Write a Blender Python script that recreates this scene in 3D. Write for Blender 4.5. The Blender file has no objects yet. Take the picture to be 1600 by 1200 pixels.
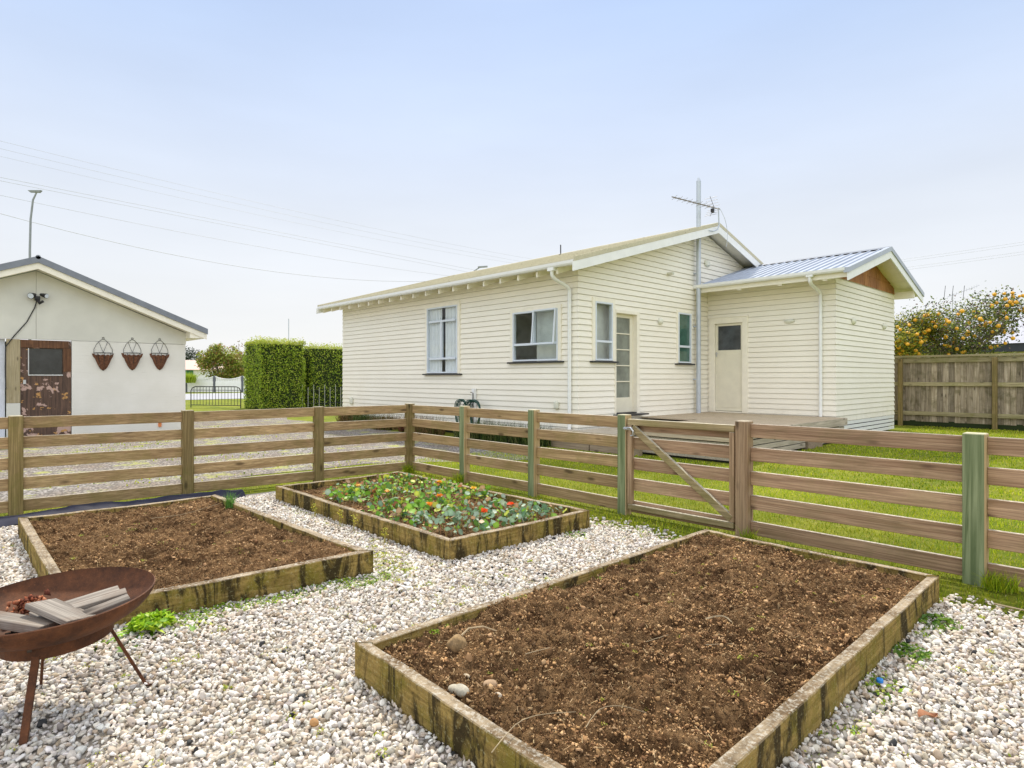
import bpy, math, random
import numpy as np
from mathutils import Vector, Matrix
random.seed(7); RG = np.random.default_rng(11)
R = math.radians
S = bpy.context.scene
COL = S.collection
# ------------------------------------------------ camera
cd = bpy.data.cameras.new("camera"); cam = bpy.data.objects.new("camera", cd); COL.objects.link(cam)
cam.location = (0, 0, 1.35); cam.rotation_euler = (R(90), 0, R(46.85))
cd.sensor_width = 36; cd.lens = 21.645; cd.shift_y = -0.00584; cd.clip_start = 0.05; cd.clip_end = 2000
S.camera = cam
# ------------------------------------------------ world and sun
SUN_DIR = Vector((-1.6, 1.25, 2.5)).normalized()
elev = math.asin(SUN_DIR.z); azim = math.atan2(SUN_DIR.x, SUN_DIR.y)
W = bpy.data.worlds.new("World"); S.world = W; W.use_nodes = True
wn = W.node_tree; wn.nodes.clear()
def wnode(t, **k):
    n = wn.nodes.new(t)
    for a, b in k.items(): setattr(n, a, b)
    return n
sky = wnode('ShaderNodeTexSky', sky_type='NISHITA'); sky.sun_disc = False
sky.sun_elevation = elev; sky.sun_rotation = azim; sky.air_density = 1.0; sky.dust_density = 2.0; sky.ozone_density = 1.0
tc = wnode('ShaderNodeTexCoord'); sx = wnode('ShaderNodeSeparateXYZ'); wn.links.new(tc.outputs['Generated'], sx.inputs[0])
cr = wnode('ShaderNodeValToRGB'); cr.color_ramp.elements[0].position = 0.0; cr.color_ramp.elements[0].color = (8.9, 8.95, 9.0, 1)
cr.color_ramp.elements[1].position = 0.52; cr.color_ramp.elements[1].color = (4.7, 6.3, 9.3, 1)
for p_, c_ in ((0.12, (8.6, 8.75, 9.0, 1)), (0.24, (7.9, 8.4, 9.2, 1)), (0.38, (6.4, 7.5, 9.5, 1)), (0.64, (8.5, 9.2, 10.5, 1)), (0.85, (11.0, 11.2, 11.8, 1))):  # last two stops, above the frame, are raised for extra overhead light
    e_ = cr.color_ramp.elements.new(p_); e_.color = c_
wn.links.new(sx.outputs[2], cr.inputs[0])
mp = wnode('ShaderNodeMapping'); mp.inputs['Scale'].default_value = (1.2, 1.2, 5.0); wn.links.new(tc.outputs['Generated'], mp.inputs[0])
nz = wnode('ShaderNodeTexNoise'); nz.inputs['Scale'].default_value = 1.6; nz.inputs['Detail'].default_value = 5; wn.links.new(mp.outputs[0], nz.inputs[0])
mr = wnode('ShaderNodeMapRange'); mr.inputs[1].default_value = 0.3; mr.inputs[2].default_value = 0.75; mr.inputs[3].default_value = 0.92; mr.inputs[4].default_value = 1.03
wn.links.new(nz.outputs[0], mr.inputs[0])
vm = wnode('ShaderNodeVectorMath', operation='SCALE'); wn.links.new(cr.outputs[0], vm.inputs[0]); wn.links.new(mr.outputs[0], vm.inputs['Scale'])
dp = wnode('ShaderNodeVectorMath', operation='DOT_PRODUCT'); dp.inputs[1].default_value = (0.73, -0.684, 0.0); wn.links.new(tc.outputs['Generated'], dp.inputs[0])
mb_ = wnode('ShaderNodeMapRange', interpolation_type='SMOOTHSTEP'); mb_.inputs[1].default_value = -0.25; mb_.inputs[2].default_value = 0.7; mb_.inputs[3].default_value = 1.0; mb_.inputs[4].default_value = 1.9  # added sky brightness behind the camera, unseen, to light the facing walls
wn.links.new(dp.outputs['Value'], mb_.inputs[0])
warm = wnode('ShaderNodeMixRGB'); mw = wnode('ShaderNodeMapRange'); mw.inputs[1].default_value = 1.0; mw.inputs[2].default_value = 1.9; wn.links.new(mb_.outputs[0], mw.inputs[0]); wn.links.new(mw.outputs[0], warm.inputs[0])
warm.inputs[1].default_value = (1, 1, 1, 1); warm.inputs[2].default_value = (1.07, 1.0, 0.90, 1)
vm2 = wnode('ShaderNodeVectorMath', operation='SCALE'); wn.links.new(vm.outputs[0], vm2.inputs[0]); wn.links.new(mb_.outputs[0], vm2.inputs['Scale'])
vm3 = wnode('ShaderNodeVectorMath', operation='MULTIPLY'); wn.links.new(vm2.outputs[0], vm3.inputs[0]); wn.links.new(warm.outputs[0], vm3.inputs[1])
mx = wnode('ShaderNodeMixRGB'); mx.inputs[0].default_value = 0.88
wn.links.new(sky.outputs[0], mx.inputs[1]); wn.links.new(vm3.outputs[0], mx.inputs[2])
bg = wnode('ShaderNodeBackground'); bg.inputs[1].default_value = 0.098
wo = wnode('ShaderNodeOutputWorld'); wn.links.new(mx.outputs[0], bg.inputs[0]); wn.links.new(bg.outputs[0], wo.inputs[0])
sl = bpy.data.lights.new("sun", 'SUN'); sl.energy = 4.3; sl.angle = R(3); sl.color = (1.0, 0.93, 0.80)
so = bpy.data.objects.new("sun", sl); COL.objects.link(so); so.rotation_euler = SUN_DIR.to_track_quat('Z', 'Y').to_euler()
S.view_settings.view_transform = 'Standard'; S.view_settings.look = 'None'
S.view_settings.exposure = 0.17; S.view_settings.gamma = 1.0
S.render.engine = 'CYCLES'; S.cycles.max_bounces = 6; S.cycles.transparent_max_bounces = 8
# ------------------------------------------------ materials
class NT:
    def __init__(s, name):
        s.m = bpy.data.materials.new(name); s.m.use_nodes = True; s.t = s.m.node_tree
        s.b = s.t.nodes['Principled BSDF']; s.tc = s.n('ShaderNodeTexCoord'); s.o = s.tc.outputs['Object']
    def n(s, t, **k):
        n = s.t.nodes.new(t)
        for a, b in k.items(): setattr(n, a, b)
        return n
    def l(s, a, b): s.t.links.new(a, b)
    def mapping(s, scale, rnd=True, src=None):
        m = s.n('ShaderNodeMapping'); m.inputs['Scale'].default_value = scale
        if src is None: src = s.o
        if rnd:
            oi = s.n('ShaderNodeObjectInfo'); v = s.n('ShaderNodeVectorMath', operation='SCALE'); cx = s.n('ShaderNodeCombineXYZ')
            for i in range(3): s.l(oi.outputs['Random'], cx.inputs[i])
            s.l(cx.outputs[0], v.inputs[0]); v.inputs['Scale'].default_value = 57.0
            a = s.n('ShaderNodeVectorMath', operation='ADD'); s.l(src, a.inputs[0]); s.l(v.outputs[0], a.inputs[1]); src = a.outputs[0]
        s.l(src, m.inputs[0]); return m.outputs[0]
    def noise(s, vec, scale, detail=4, rough=0.55, dist=0.0):
        n = s.n('ShaderNodeTexNoise'); n.inputs['Scale'].default_value = scale; n.inputs['Detail'].default_value = detail
        n.inputs['Roughness'].default_value = rough; n.inputs['Distortion'].default_value = dist
        s.l(vec, n.inputs['Vector']); return n.outputs[0]
    def voro(s, vec, scale, out='Distance'):
        n = s.n('ShaderNodeTexVoronoi'); n.inputs['Scale'].default_value = scale; s.l(vec, n.inputs['Vector']); return n.outputs[out]
    def ramp(s, f, stops):
        r = s.n('ShaderNodeValToRGB'); e = r.color_ramp.elements
        while len(e) < len(stops): e.new(0.5)
        for i, (p, c) in enumerate(stops):
            e[i].position = p; e[i].color = (c, c, c, 1) if isinstance(c, (int, float)) else (*c, 1)
        s.l(f, r.inputs[0]); return r.outputs[0]
    def mix(s, f, a, b, mode='MIX'):
        m = s.n('ShaderNodeMixRGB', blend_type=mode)
        for i, v in ((0, f), (1, a), (2, b)):
            if isinstance(v, (int, float)): m.inputs[i].default_value = v if i == 0 else (v, v, v, 1)
            elif isinstance(v, tuple): m.inputs[i].default_value = (*v, 1)
            else: s.l(v, m.inputs[i])
        return m.outputs[0]
    def math(s, op, a, b=0.0):
        m = s.n('ShaderNodeMath', operation=op)
        for i, v in ((0, a), (1, b)):
            if isinstance(v, (int, float)): m.inputs[i].default_value = v
            else: s.l(v, m.inputs[i])
        return m.outputs[0]
    def bump(s, h, strength=0.4, dist=0.01):
        b = s.n('ShaderNodeBump'); b.inputs['Strength'].default_value = strength; b.inputs['Distance'].default_value = dist
        s.l(h, b.inputs['Height']); s.l(b.outputs[0], s.b.inputs['Normal'])
    def done(s, col, rough=0.6, metal=0.0, spec=0.5):
        if isinstance(col, tuple): s.b.inputs['Base Color'].default_value = (*col, 1)
        else: s.l(col, s.b.inputs['Base Color'])
        if isinstance(rough, (int, float)): s.b.inputs['Roughness'].default_value = rough
        else: s.l(rough, s.b.inputs['Roughness'])
        s.b.inputs['Metallic'].default_value = metal; s.b.inputs['Specular IOR Level'].default_value = spec
        return s.m
def plain(name, c, rough=0.5, metal=0.0, var=0.12, scale=6.0, bump=0.0, spec=0.5):
    t = NT(name); v = t.mapping((1, 1, 1)); n = t.noise(v, scale, 5)
    col = t.mix(t.ramp(n, [(0.35, 0.0), (0.7, 1.0)]), tuple(x*(1-var) for x in c), tuple(min(1, x*(1+var*0.5)) for x in c))
    if bump: t.bump(t.noise(v, scale*12, 3), bump, 0.004)
    return t.done(col, rough, metal, spec)
def wood(name, axis, a, b, stain, stain_amt=0.5, rough=0.75, grain=1.0, top=None, vary=0.82):
    """grain runs along the given axis of the board"""
    t = NT(name); sc = [26*grain]*3; sc['XYZ'.index(axis)] = 1.1
    v = t.mapping(tuple(sc)); g = t.noise(v, 1.0, 6, 0.62, 0.45)
    s2 = [130*grain]*3; s2['XYZ'.index(axis)] = 2.5
    fine = t.noise(t.mapping(tuple(s2)), 1.0, 3, 0.6)
    col = t.mix(t.ramp(g, [(0.3, 0.0), (0.66, 1.0)]), a, b)
    col = t.mix(t.math('MULTIPLY', t.ramp(fine, [(0.42, 1.0), (0.56, 0.0)]), 0.5), col, tuple(x*0.5 for x in a))
    blot = t.noise(t.mapping((1, 1, 1)), 3.2, 5, 0.65, 0.5)
    col = t.mix(t.math('MULTIPLY', t.ramp(blot, [(0.46, 0.0), (0.68, 1.0)]), stain_amt), col, stain)
    kn = t.n('ShaderNodeTexVoronoi'); kn.inputs['Scale'].default_value = 1.0
    ks = [7.0]*3; ks['XYZ'.index(axis)] = 2.4; t.l(t.mapping(tuple(ks)), kn.inputs['Vector'])
    col = t.mix(t.math('MULTIPLY', t.ramp(kn.outputs['Distance'], [(0.07, 1.0), (0.17, 0.0)]), 0.8), col, tuple(x*0.3 for x in a))
    if top:
        ge = t.n('ShaderNodeNewGeometry'); sp = t.n('ShaderNodeSeparateXYZ'); t.l(ge.outputs['Normal'], sp.inputs[0])
        sp2 = t.noise(t.mapping((1, 1, 1)), 38, 6, 0.7)
        tcol = t.mix(t.ramp(sp2, [(0.4, 0.0), (0.62, 1.0)]), tuple(x*0.55 for x in top), top)
        col = t.mix(t.ramp(sp.outputs[2], [(0.6, 0.0), (0.8, 1.0)]), col, tcol)
    oi = t.n('ShaderNodeObjectInfo'); mrr = t.n('ShaderNodeMapRange'); mrr.inputs[3].default_value = vary; mrr.inputs[4].default_value = 1.12; t.l(oi.outputs['Random'], mrr.inputs[0])
    col = t.mix(1.0, col, mrr.outputs[0], 'MULTIPLY')
    t.bump(t.math('ADD', fine, g), 0.35, 0.004)
    return t.done(col, rough, 0, 0.25)
def attrmat(name, rough=0.7, transl=0.0, gain=1.0, spec=0.3, speck=0.0):
    t = NT(name); a = t.n('ShaderNodeAttribute', attribute_name='Col'); col = a.outputs[0]
    if speck:
        n = t.noise(t.mapping((1, 1, 1), rnd=False), 90, 5, 0.7)
        col = t.mix(speck, col, t.ramp(n, [(0.3, 0.25), (0.65, 1.0)]), 'MULTIPLY')
    t.done(col, rough, 0, spec)
    if transl:
        tr = t.n('ShaderNodeBsdfTranslucent'); t.l(col, tr.inputs[0]); ms = t.n('ShaderNodeMixShader'); ms.inputs[0].default_value = transl
        out = t.t.nodes['Material Output']; t.l(t.b.outputs[0], ms.inputs[1]); t.l(tr.outputs[0], ms.inputs[2]); t.l(ms.outputs[0], out.inputs[0])
    return t.m
M = {}
def paint_boards(name, c, c2):
    t = NT(name); v = t.mapping((1, 1, 1), rnd=False); n = t.noise(v, 0.9, 5, 0.6); n2 = t.noise(t.mapping((2, 2, 14), rnd=False), 1.5, 5, 0.6)
    col = t.mix(t.ramp(n, [(0.35, 0), (0.7, 1)]), c, c2)
    col = t.mix(t.math('MULTIPLY', t.ramp(n2, [(0.5, 0), (0.8, 1)]), 0.25), col, tuple(x*0.8 for x in c))
    ge = t.n('ShaderNodeNewGeometry'); sp = t.n('ShaderNodeSeparateXYZ'); t.l(ge.outputs['Position'], sp.inputs[0]); wnz = t.n('ShaderNodeTexWhiteNoise', noise_dimensions='1D'); t.l(t.math('FLOOR', t.math('DIVIDE', sp.outputs[2], 0.121)), wnz.inputs['W'])
    col = t.mix(t.math('MULTIPLY', wnz.outputs['Value'], 0.09), col, tuple(x*0.72 for x in c))
    dn = t.noise(t.mapping((3, 3, 0.8), rnd=False), 1.4, 6, 0.7); low = t.ramp(sp.outputs[2], [(0.15, 1.0), (0.75, 0.0)]); col = t.mix(t.math('MULTIPLY', t.math('MULTIPLY', low, t.ramp(dn, [(0.4, 0), (0.7, 1)])), 0.45), col, (0.42, 0.40, 0.30))
    t.bump(t.noise(t.mapping((6, 6, 40), rnd=False), 3, 4), 0.12, 0.004)
    return t.done(col, 0.5, 0, 0.35)
M['cream'] = paint_boards('cream_paint', (0.88, 0.835, 0.725), (0.92, 0.885, 0.785))
M['cream_trim'] = plain('cream_trim_paint', (0.89, 0.845, 0.72), 0.45, var=0.06)
M['white'] = plain('white_paint', (0.84, 0.85, 0.85), 0.4, var=0.05)
M['alu'] = plain('white_aluminium', (0.68, 0.74, 0.82), 0.35, var=0.04)
M['sill'] = plain('black_sill', (0.03, 0.03, 0.035), 0.45)
M['dark_glass'] = plain('dark_frosted_glass', (0.06, 0.07, 0.08), 0.25, var=0.5, scale=4, spec=0.7)
M['tapedoor'] = plain('door_paint', (0.78, 0.74, 0.60), 0.4, var=0.05)
M['grey_pipe'] = plain('grey_galvanised', (0.50, 0.55, 0.62), 0.4, 0.3, var=0.08)
M['black_metal'] = plain('black_metal', (0.02, 0.02, 0.022), 0.5)
M['dark'] = plain('dark_interior', (0.06, 0.06, 0.055), 0.9)
M['steel'] = plain('galvanised_steel', (0.55, 0.57, 0.60), 0.35, 0.8)
M['interior'] = plain('room_wall', (0.66, 0.67, 0.62), 0.9)
M['curtain'] = plain('sheer_curtain', (0.84, 0.86, 0.88), 0.9, var=0.05)
M['obscure'] = plain('obscure_glass', (0.22, 0.24, 0.20), 0.25, var=0.35, scale=3, spec=0.6)
M['green_glass'] = plain('green_tinted_glass', (0.05, 0.13, 0.10), 0.08, var=0.3, spec=0.8)
M['plastic'] = plain('pale_plastic', (0.72, 0.72, 0.62), 0.45)
M['hose'] = plain('green_hose', (0.015, 0.07, 0.05), 0.35)
def glassmat(name, tint, refl=0.12):
    t = NT(name); out = t.t.nodes['Material Output']; tr = t.n('ShaderNodeBsdfTransparent'); tr.inputs[0].default_value = (*tint, 1)
    gl = t.n('ShaderNodeBsdfGlossy'); gl.inputs['Roughness'].default_value = 0.01; fr = t.n('ShaderNodeLayerWeight'); fr.inputs[0].default_value = 0.5
    ms = t.n('ShaderNodeMixShader'); t.l(t.math('ADD', t.math('MULTIPLY', t.math('POWER', fr.outputs['Facing'], 3.5), 0.6), refl), ms.inputs[0]); t.l(tr.outputs[0], ms.inputs[1]); t.l(gl.outputs[0], ms.inputs[2]); t.l(ms.outputs[0], out.inputs[0]); return t.m
M['glass'] = glassmat('window_glass', (0.90, 0.93, 0.93), 0.04)
def roofmat():
    t = NT('chip_coated_tile'); v = t.mapping((1, 1, 1), rnd=False); n = t.noise(v, 55, 4, 0.8); n2 = t.noise(v, 2.2, 4)
    col = t.mix(t.ramp(n, [(0.36, 0), (0.62, 1)]), (0.36, 0.33, 0.22), (0.66, 0.62, 0.47)); col = t.mix(t.math('MULTIPLY', t.ramp(n2, [(0.4, 0), (0.7, 1)]), 0.4), col, (0.64, 0.58, 0.44))
    sp = t.voro(v, 7.0); col = t.mix(t.math('MULTIPLY', t.ramp(sp, [(0.10, 1), (0.16, 0)]), 0.7), col, (0.16, 0.12, 0.08))
    t.bump(n, 0.5, 0.004); return t.done(col, 0.85)
M['roof_tile'] = roofmat()
M['corr'] = plain('grey_steel_roofing', (0.42, 0.46, 0.53), 0.38, 0.35, var=0.1, scale=2)
M['corr_dark'] = plain('slate_steel_flashing', (0.20, 0.22, 0.26), 0.4, 0.3)
def cedar():
    t = NT('cedar_shingle'); g = t.noise(t.mapping((1, 30, 1.2)), 3.0, 5, 0.6); g2 = t.noise(t.mapping((1, 1, 1)), 1.7, 2)
    col = t.mix(t.ramp(g, [(0.3, 0), (0.7, 1)]), (0.22, 0.08, 0.025), (0.62, 0.30, 0.12)); col = t.mix(t.ramp(g2, [(0.35, 0), (0.65, 0.6)]), col, (0.20, 0.08, 0.035)); t.bump(g, 0.5, 0.004); return t.done(col, 0.8)
M['cedar'] = cedar()
FA = dict(a=(0.27, 0.17, 0.08), b=(0.54, 0.38, 0.20), stain=(0.22, 0.18, 0.055))
for ax in 'XY': M['rail'+ax] = wood('weathered_pine_'+ax.lower(), ax, FA['a'], FA['b'], FA['stain'], 0.55, top=(0.62, 0.55, 0.44))
M['railR'] = wood('pinkish_pine', 'X', (0.28, 0.165, 0.095), (0.56, 0.38, 0.24), (0.22, 0.175, 0.08), 0.4, top=(0.62, 0.55, 0.46))
M['post'] = wood('weathered_post', 'Z', (0.19, 0.135, 0.05), (0.38, 0.285, 0.13), (0.15, 0.135, 0.03), 0.65, top=(0.55, 0.5, 0.36))
M['post_brown'] = wood('brown_post', 'Z', (0.25, 0.16, 0.09), (0.44, 0.31, 0.19), (0.2, 0.155, 0.07), 0.35, top=(0.55, 0.48, 0.36))
def greenpost():
    t = NT('treated_post'); g = t.noise(t.mapping((30, 30, 1.0)), 1.0, 5, 0.6, 1.0)
    gr = t.mix(t.ramp(g, [(0.35, 0), (0.62, 1)]), (0.11, 0.145, 0.065), (0.27, 0.31, 0.17)); br = t.mix(t.ramp(g, [(0.3, 0), (0.66, 1)]), (0.28, 0.20, 0.09), (0.52, 0.38, 0.21))
    ge = t.n('ShaderNodeNewGeometry'); sp = t.n('ShaderNodeSeparateXYZ'); t.l(ge.outputs['Normal'], sp.inputs[0])
    col = t.mix(t.ramp(sp.outputs[0], [(0.4, 0), (0.6, 1)]), gr, br); col = t.mix(t.ramp(sp.outputs[2], [(0.6, 0), (0.8, 1)]), col, (0.5, 0.47, 0.33))
    t.bump(g, 0.5, 0.004); return t.done(col, 0.8, 0, 0.2)
M['post_green'] = greenpost()
M['deck'] = wood('deck_timber', 'X', (0.48, 0.38, 0.26), (0.70, 0.59, 0.44), (0.42, 0.34, 0.22), 0.4)
M['skirt'] = wood('grey_skirt_timber', 'Y', (0.44, 0.38, 0.29), (0.66, 0.58, 0.47), (0.38, 0.33, 0.23), 0.4)
M['sleeper'] = wood('deck_sleeper', 'X', (0.22, 0.16, 0.11), (0.38, 0.29, 0.21), (0.2, 0.18, 0.1), 0.4)
M['paling'] = wood('old_paling', 'Z', (0.29, 0.22, 0.15), (0.64, 0.54, 0.43), (0.12, 0.105, 0.045), 0.7, vary=0.55)
M['palrail'] = wood('old_fence_rail', 'X', (0.28, 0.23, 0.13), (0.52, 0.45, 0.29), (0.20, 0.195, 0.06), 0.65, top=(0.32, 0.33, 0.12))
M['firewood'] = wood('silvered_firewood', 'X', (0.14, 0.115, 0.095), (0.42, 0.38, 0.33), (0.16, 0.09, 0.05), 0.6, grain=1.6)
def bedwood(name, ax):
    t = NT(name); ss = [30, 30, 30]; ss['XYZ'.index(ax)] = 1.6
    g = t.noise(t.mapping(tuple(ss)), 1.0, 5, 0.6, 1.0); ms = [5, 5, 5]; ms[2] = 1.3
    st = t.noise(t.mapping(tuple(ms)), 1.6, 6, 0.7, 0.8); mo = t.noise(t.mapping((1, 1, 1)), 5, 6, 0.7); li = t.noise(t.mapping((1, 1, 1)), 60, 6, 0.75)
    col = t.mix(t.ramp(g, [(0.3, 0), (0.7, 1)]), (0.17, 0.115, 0.032), (0.44, 0.31, 0.10))
    col = t.mix(t.ramp(mo, [(0.46, 0), (0.62, 0.7)]), col, (0.17, 0.15, 0.018))
    col = t.mix(t.ramp(st, [(0.48, 0), (0.58, 0.92)]), col, (0.03, 0.022, 0.010)); col = t.mix(t.ramp(li, [(0.56, 0), (0.64, 0.5)]), col, (0.42, 0.38, 0.20)); col = t.mix(t.ramp(li, [(0.34, 0.6), (0.44, 0)]), col, (0.05, 0.035, 0.015))
    ge = t.n('ShaderNodeNewGeometry'); sp = t.n('ShaderNodeSeparateXYZ'); t.l(ge.outputs['Normal'], sp.inputs[0])
    top = t.mix(t.ramp(mo, [(0.42, 0), (0.6, 1)]), (0.38, 0.30, 0.20), (0.14, 0.09, 0.045)); top = t.mix(t.ramp(li, [(0.5, 0), (0.6, 0.8)]), top, (0.54, 0.50, 0.42))
    top = t.mix(t.ramp(g, [(0.3, 0.5), (0.5, 0)]), top, (0.08, 0.06, 0.035))
    col = t.mix(t.ramp(sp.outputs[2], [(0.6, 0), (0.8, 1)]), col, top); t.bump(t.math('ADD', g, li), 0.9, 0.010)
    return t.done(col, 0.9, 0, 0.15)
M['bedX'] = bedwood('mossy_sleeper_x', 'X'); M['bedY'] = bedwood('mossy_sleeper_y', 'Y')
def soilmat():
    t = NT('garden_soil'); v = t.mapping((1, 1, 1), rnd=False); a = t.noise(v, 14, 8, 0.8); b = t.noise(v, 110, 6, 0.85); c = t.noise(v, 4.5, 6, 0.7)
    col = t.mix(t.ramp(a, [(0.40, 0), (0.58, 1)]), (0.17, 0.092, 0.042), (0.45, 0.275, 0.135)); col = t.mix(t.ramp(b, [(0.36, 0.7), (0.52, 0)]), col, (0.055, 0.027, 0.013)); col = t.mix(t.ramp(b, [(0.62, 0), (0.75, 0.6)]), col, (0.42, 0.28, 0.15))
    col = t.mix(t.ramp(c, [(0.46, 0), (0.60, 0.8)]), col, (0.075, 0.038, 0.018)); t.bump(t.math('ADD', b, a), 1.0, 0.03); return t.done(col, 0.95, 0, 0.05)
M['soil'] = soilmat()
def rust():
    t = NT('rusted_steel'); v = t.mapping((1, 1, 1)); a = t.noise(v, 9, 8, 0.75); b = t.noise(v, 90, 6, 0.8)
    col = t.mix(t.ramp(a, [(0.35, 0), (0.65, 1)]), (0.045, 0.018, 0.009), (0.15, 0.055, 0.021)); col = t.mix(t.ramp(b, [(0.6, 0), (0.72, 0.7)]), col, (0.34, 0.14, 0.06)); t.bump(t.math('ADD', a, b), 0.5, 0.004)
    return t.done(col, 0.72, 0.1, 0.3)
M['rust'] = rust()
def lawnmat():
    t = NT('lawn_grass_base'); v = t.mapping((1, 1, 1), rnd=False); a = t.noise(v, 0.8, 6, 0.65); b = t.noise(v, 28, 6, 0.8); c = t.noise(v, 5, 5, 0.7)
    col = t.mix(t.ramp(a, [(0.38, 0), (0.62, 1)]), (0.13, 0.17, 0.012), (0.27, 0.28, 0.03)); col = t.mix(t.ramp(c, [(0.52, 0), (0.68, 0.55)]), col, (0.38, 0.35, 0.09)); col = t.mix(t.ramp(b, [(0.35, 0.7), (0.55, 0)]), col, (0.06, 0.11, 0.01))
    t.bump(b, 0.9, 0.03); return t.done(col, 0.9, 0, 0.1)
M['lawn'] = lawnmat()
def drivemat():
    t = NT('driveway_gravel'); v = t.mapping((1, 1, 1), rnd=False); a = t.noise(v, 1.1, 6, 0.7, 0.5); b = t.voro(v, 30, 'Color'); b2 = t.voro(v, 30); g = t.noise(v, 0.55, 4, 0.7)
    sg = t.n('ShaderNodeSeparateColor'); t.l(b, sg.inputs[0])
    col = t.mix(sg.outputs[0], (0.20, 0.18, 0.165), (0.52, 0.49, 0.47)); col = t.mix(t.ramp(a, [(0.42, 0), (0.62, 0.7)]), col, (0.25, 0.18, 0.125)); col = t.mix(t.ramp(b2, [(0.35, 0), (0.55, 0.8)]), col, (0.10, 0.09, 0.08))
    gg = t.noise(v, 2.0, 8, 0.75); col = t.mix(t.ramp(gg, [(0.53, 0), (0.62, 0.75)]), col, (0.36, 0.38, 0.08)); t.bump(b2, 0.6, 0.02); return t.done(col, 0.9, 0, 0.2)
M['drive'] = drivemat()
def penbase():
    t = NT('dusty_ground'); v = t.mapping((1, 1, 1), rnd=False); a = t.noise(v, 30, 6, 0.8)
    col = t.mix(t.ramp(a, [(0.4, 0), (0.6, 1)]), (0.24, 0.21, 0.17), (0.50, 0.45, 0.38)); return t.done(col, 0.95)
M['pen'] = penbase()
M['road'] = plain('asphalt_road', (0.34, 0.35, 0.38), 0.8, scale=1)
M['mat'] = plain('black_weed_mat', (0.016, 0.018, 0.04), 0.6, var=0.3, spec=0.25)
M['stone'] = attrmat('crushed_limestone', 0.75, speck=0.35)
M['leaf'] = attrmat('leaf', 0.5, 0.35, spec=0.35); M['blade'] = attrmat('grass_blade', 0.6, 0.35, spec=0.2)
M['crumb'] = attrmat('soil_crumb', 0.95, spec=0.1)
M['bark'] = plain('bark', (0.22, 0.19, 0.15), 0.9, var=0.4, scale=20, bump=0.5)
M['orange'] = plain('orange_skin', (0.90, 0.46, 0.03), 0.45, var=0.3, scale=30)
M['hedge_core'] = plain('hedge_twigs', (0.022, 0.035, 0.008), 1.0)
# ------------------------------------------------ builders
def link(name, me, mat, parent=None, base=True, mod=None, loc=None):
    """mesh in world coordinates -> object with its origin at the bottom centre"""
    o = bpy.data.objects.new(name, me); COL.objects.link(o)
    n = len(me.vertices); co = np.empty(n*3, dtype=np.float32); me.vertices.foreach_get('co', co); co = co.reshape(-1, 3)
    mn, mxx = co.min(0), co.max(0); c = np.array([(mn[0]+mxx[0])/2, (mn[1]+mxx[1])/2, mn[2]])
    co -= c; me.vertices.foreach_set('co', co.ravel()); o.location = c
    if parent is not None:
        pl = Vector(parent.location)
        if parent.parent is not None: pl = pl + parent.parent.location
        o.parent = parent; o.location = Vector(c) - pl
    if mat is not None:
        for m in (mat if isinstance(mat, list) else [mat]): me.materials.append(m)
    if mod:
        b = o.modifiers.new('bevel', 'BEVEL'); b.width = mod; b.segments = 1; b.limit_method = 'ANGLE'
    return o
def tag(o, label=None, cat=None, group=None, kind=None):
    if label: o['label'] = label
    if cat: o['category'] = cat
    if group: o['group'] = group
    if kind: o['kind'] = kind
    return o
def thing(name, loc, label, cat, group=None):
    o = bpy.data.objects.new(name, None); COL.objects.link(o); o.location = loc; o.empty_display_size = 0.1
    return tag(o, label, cat, group)
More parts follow.
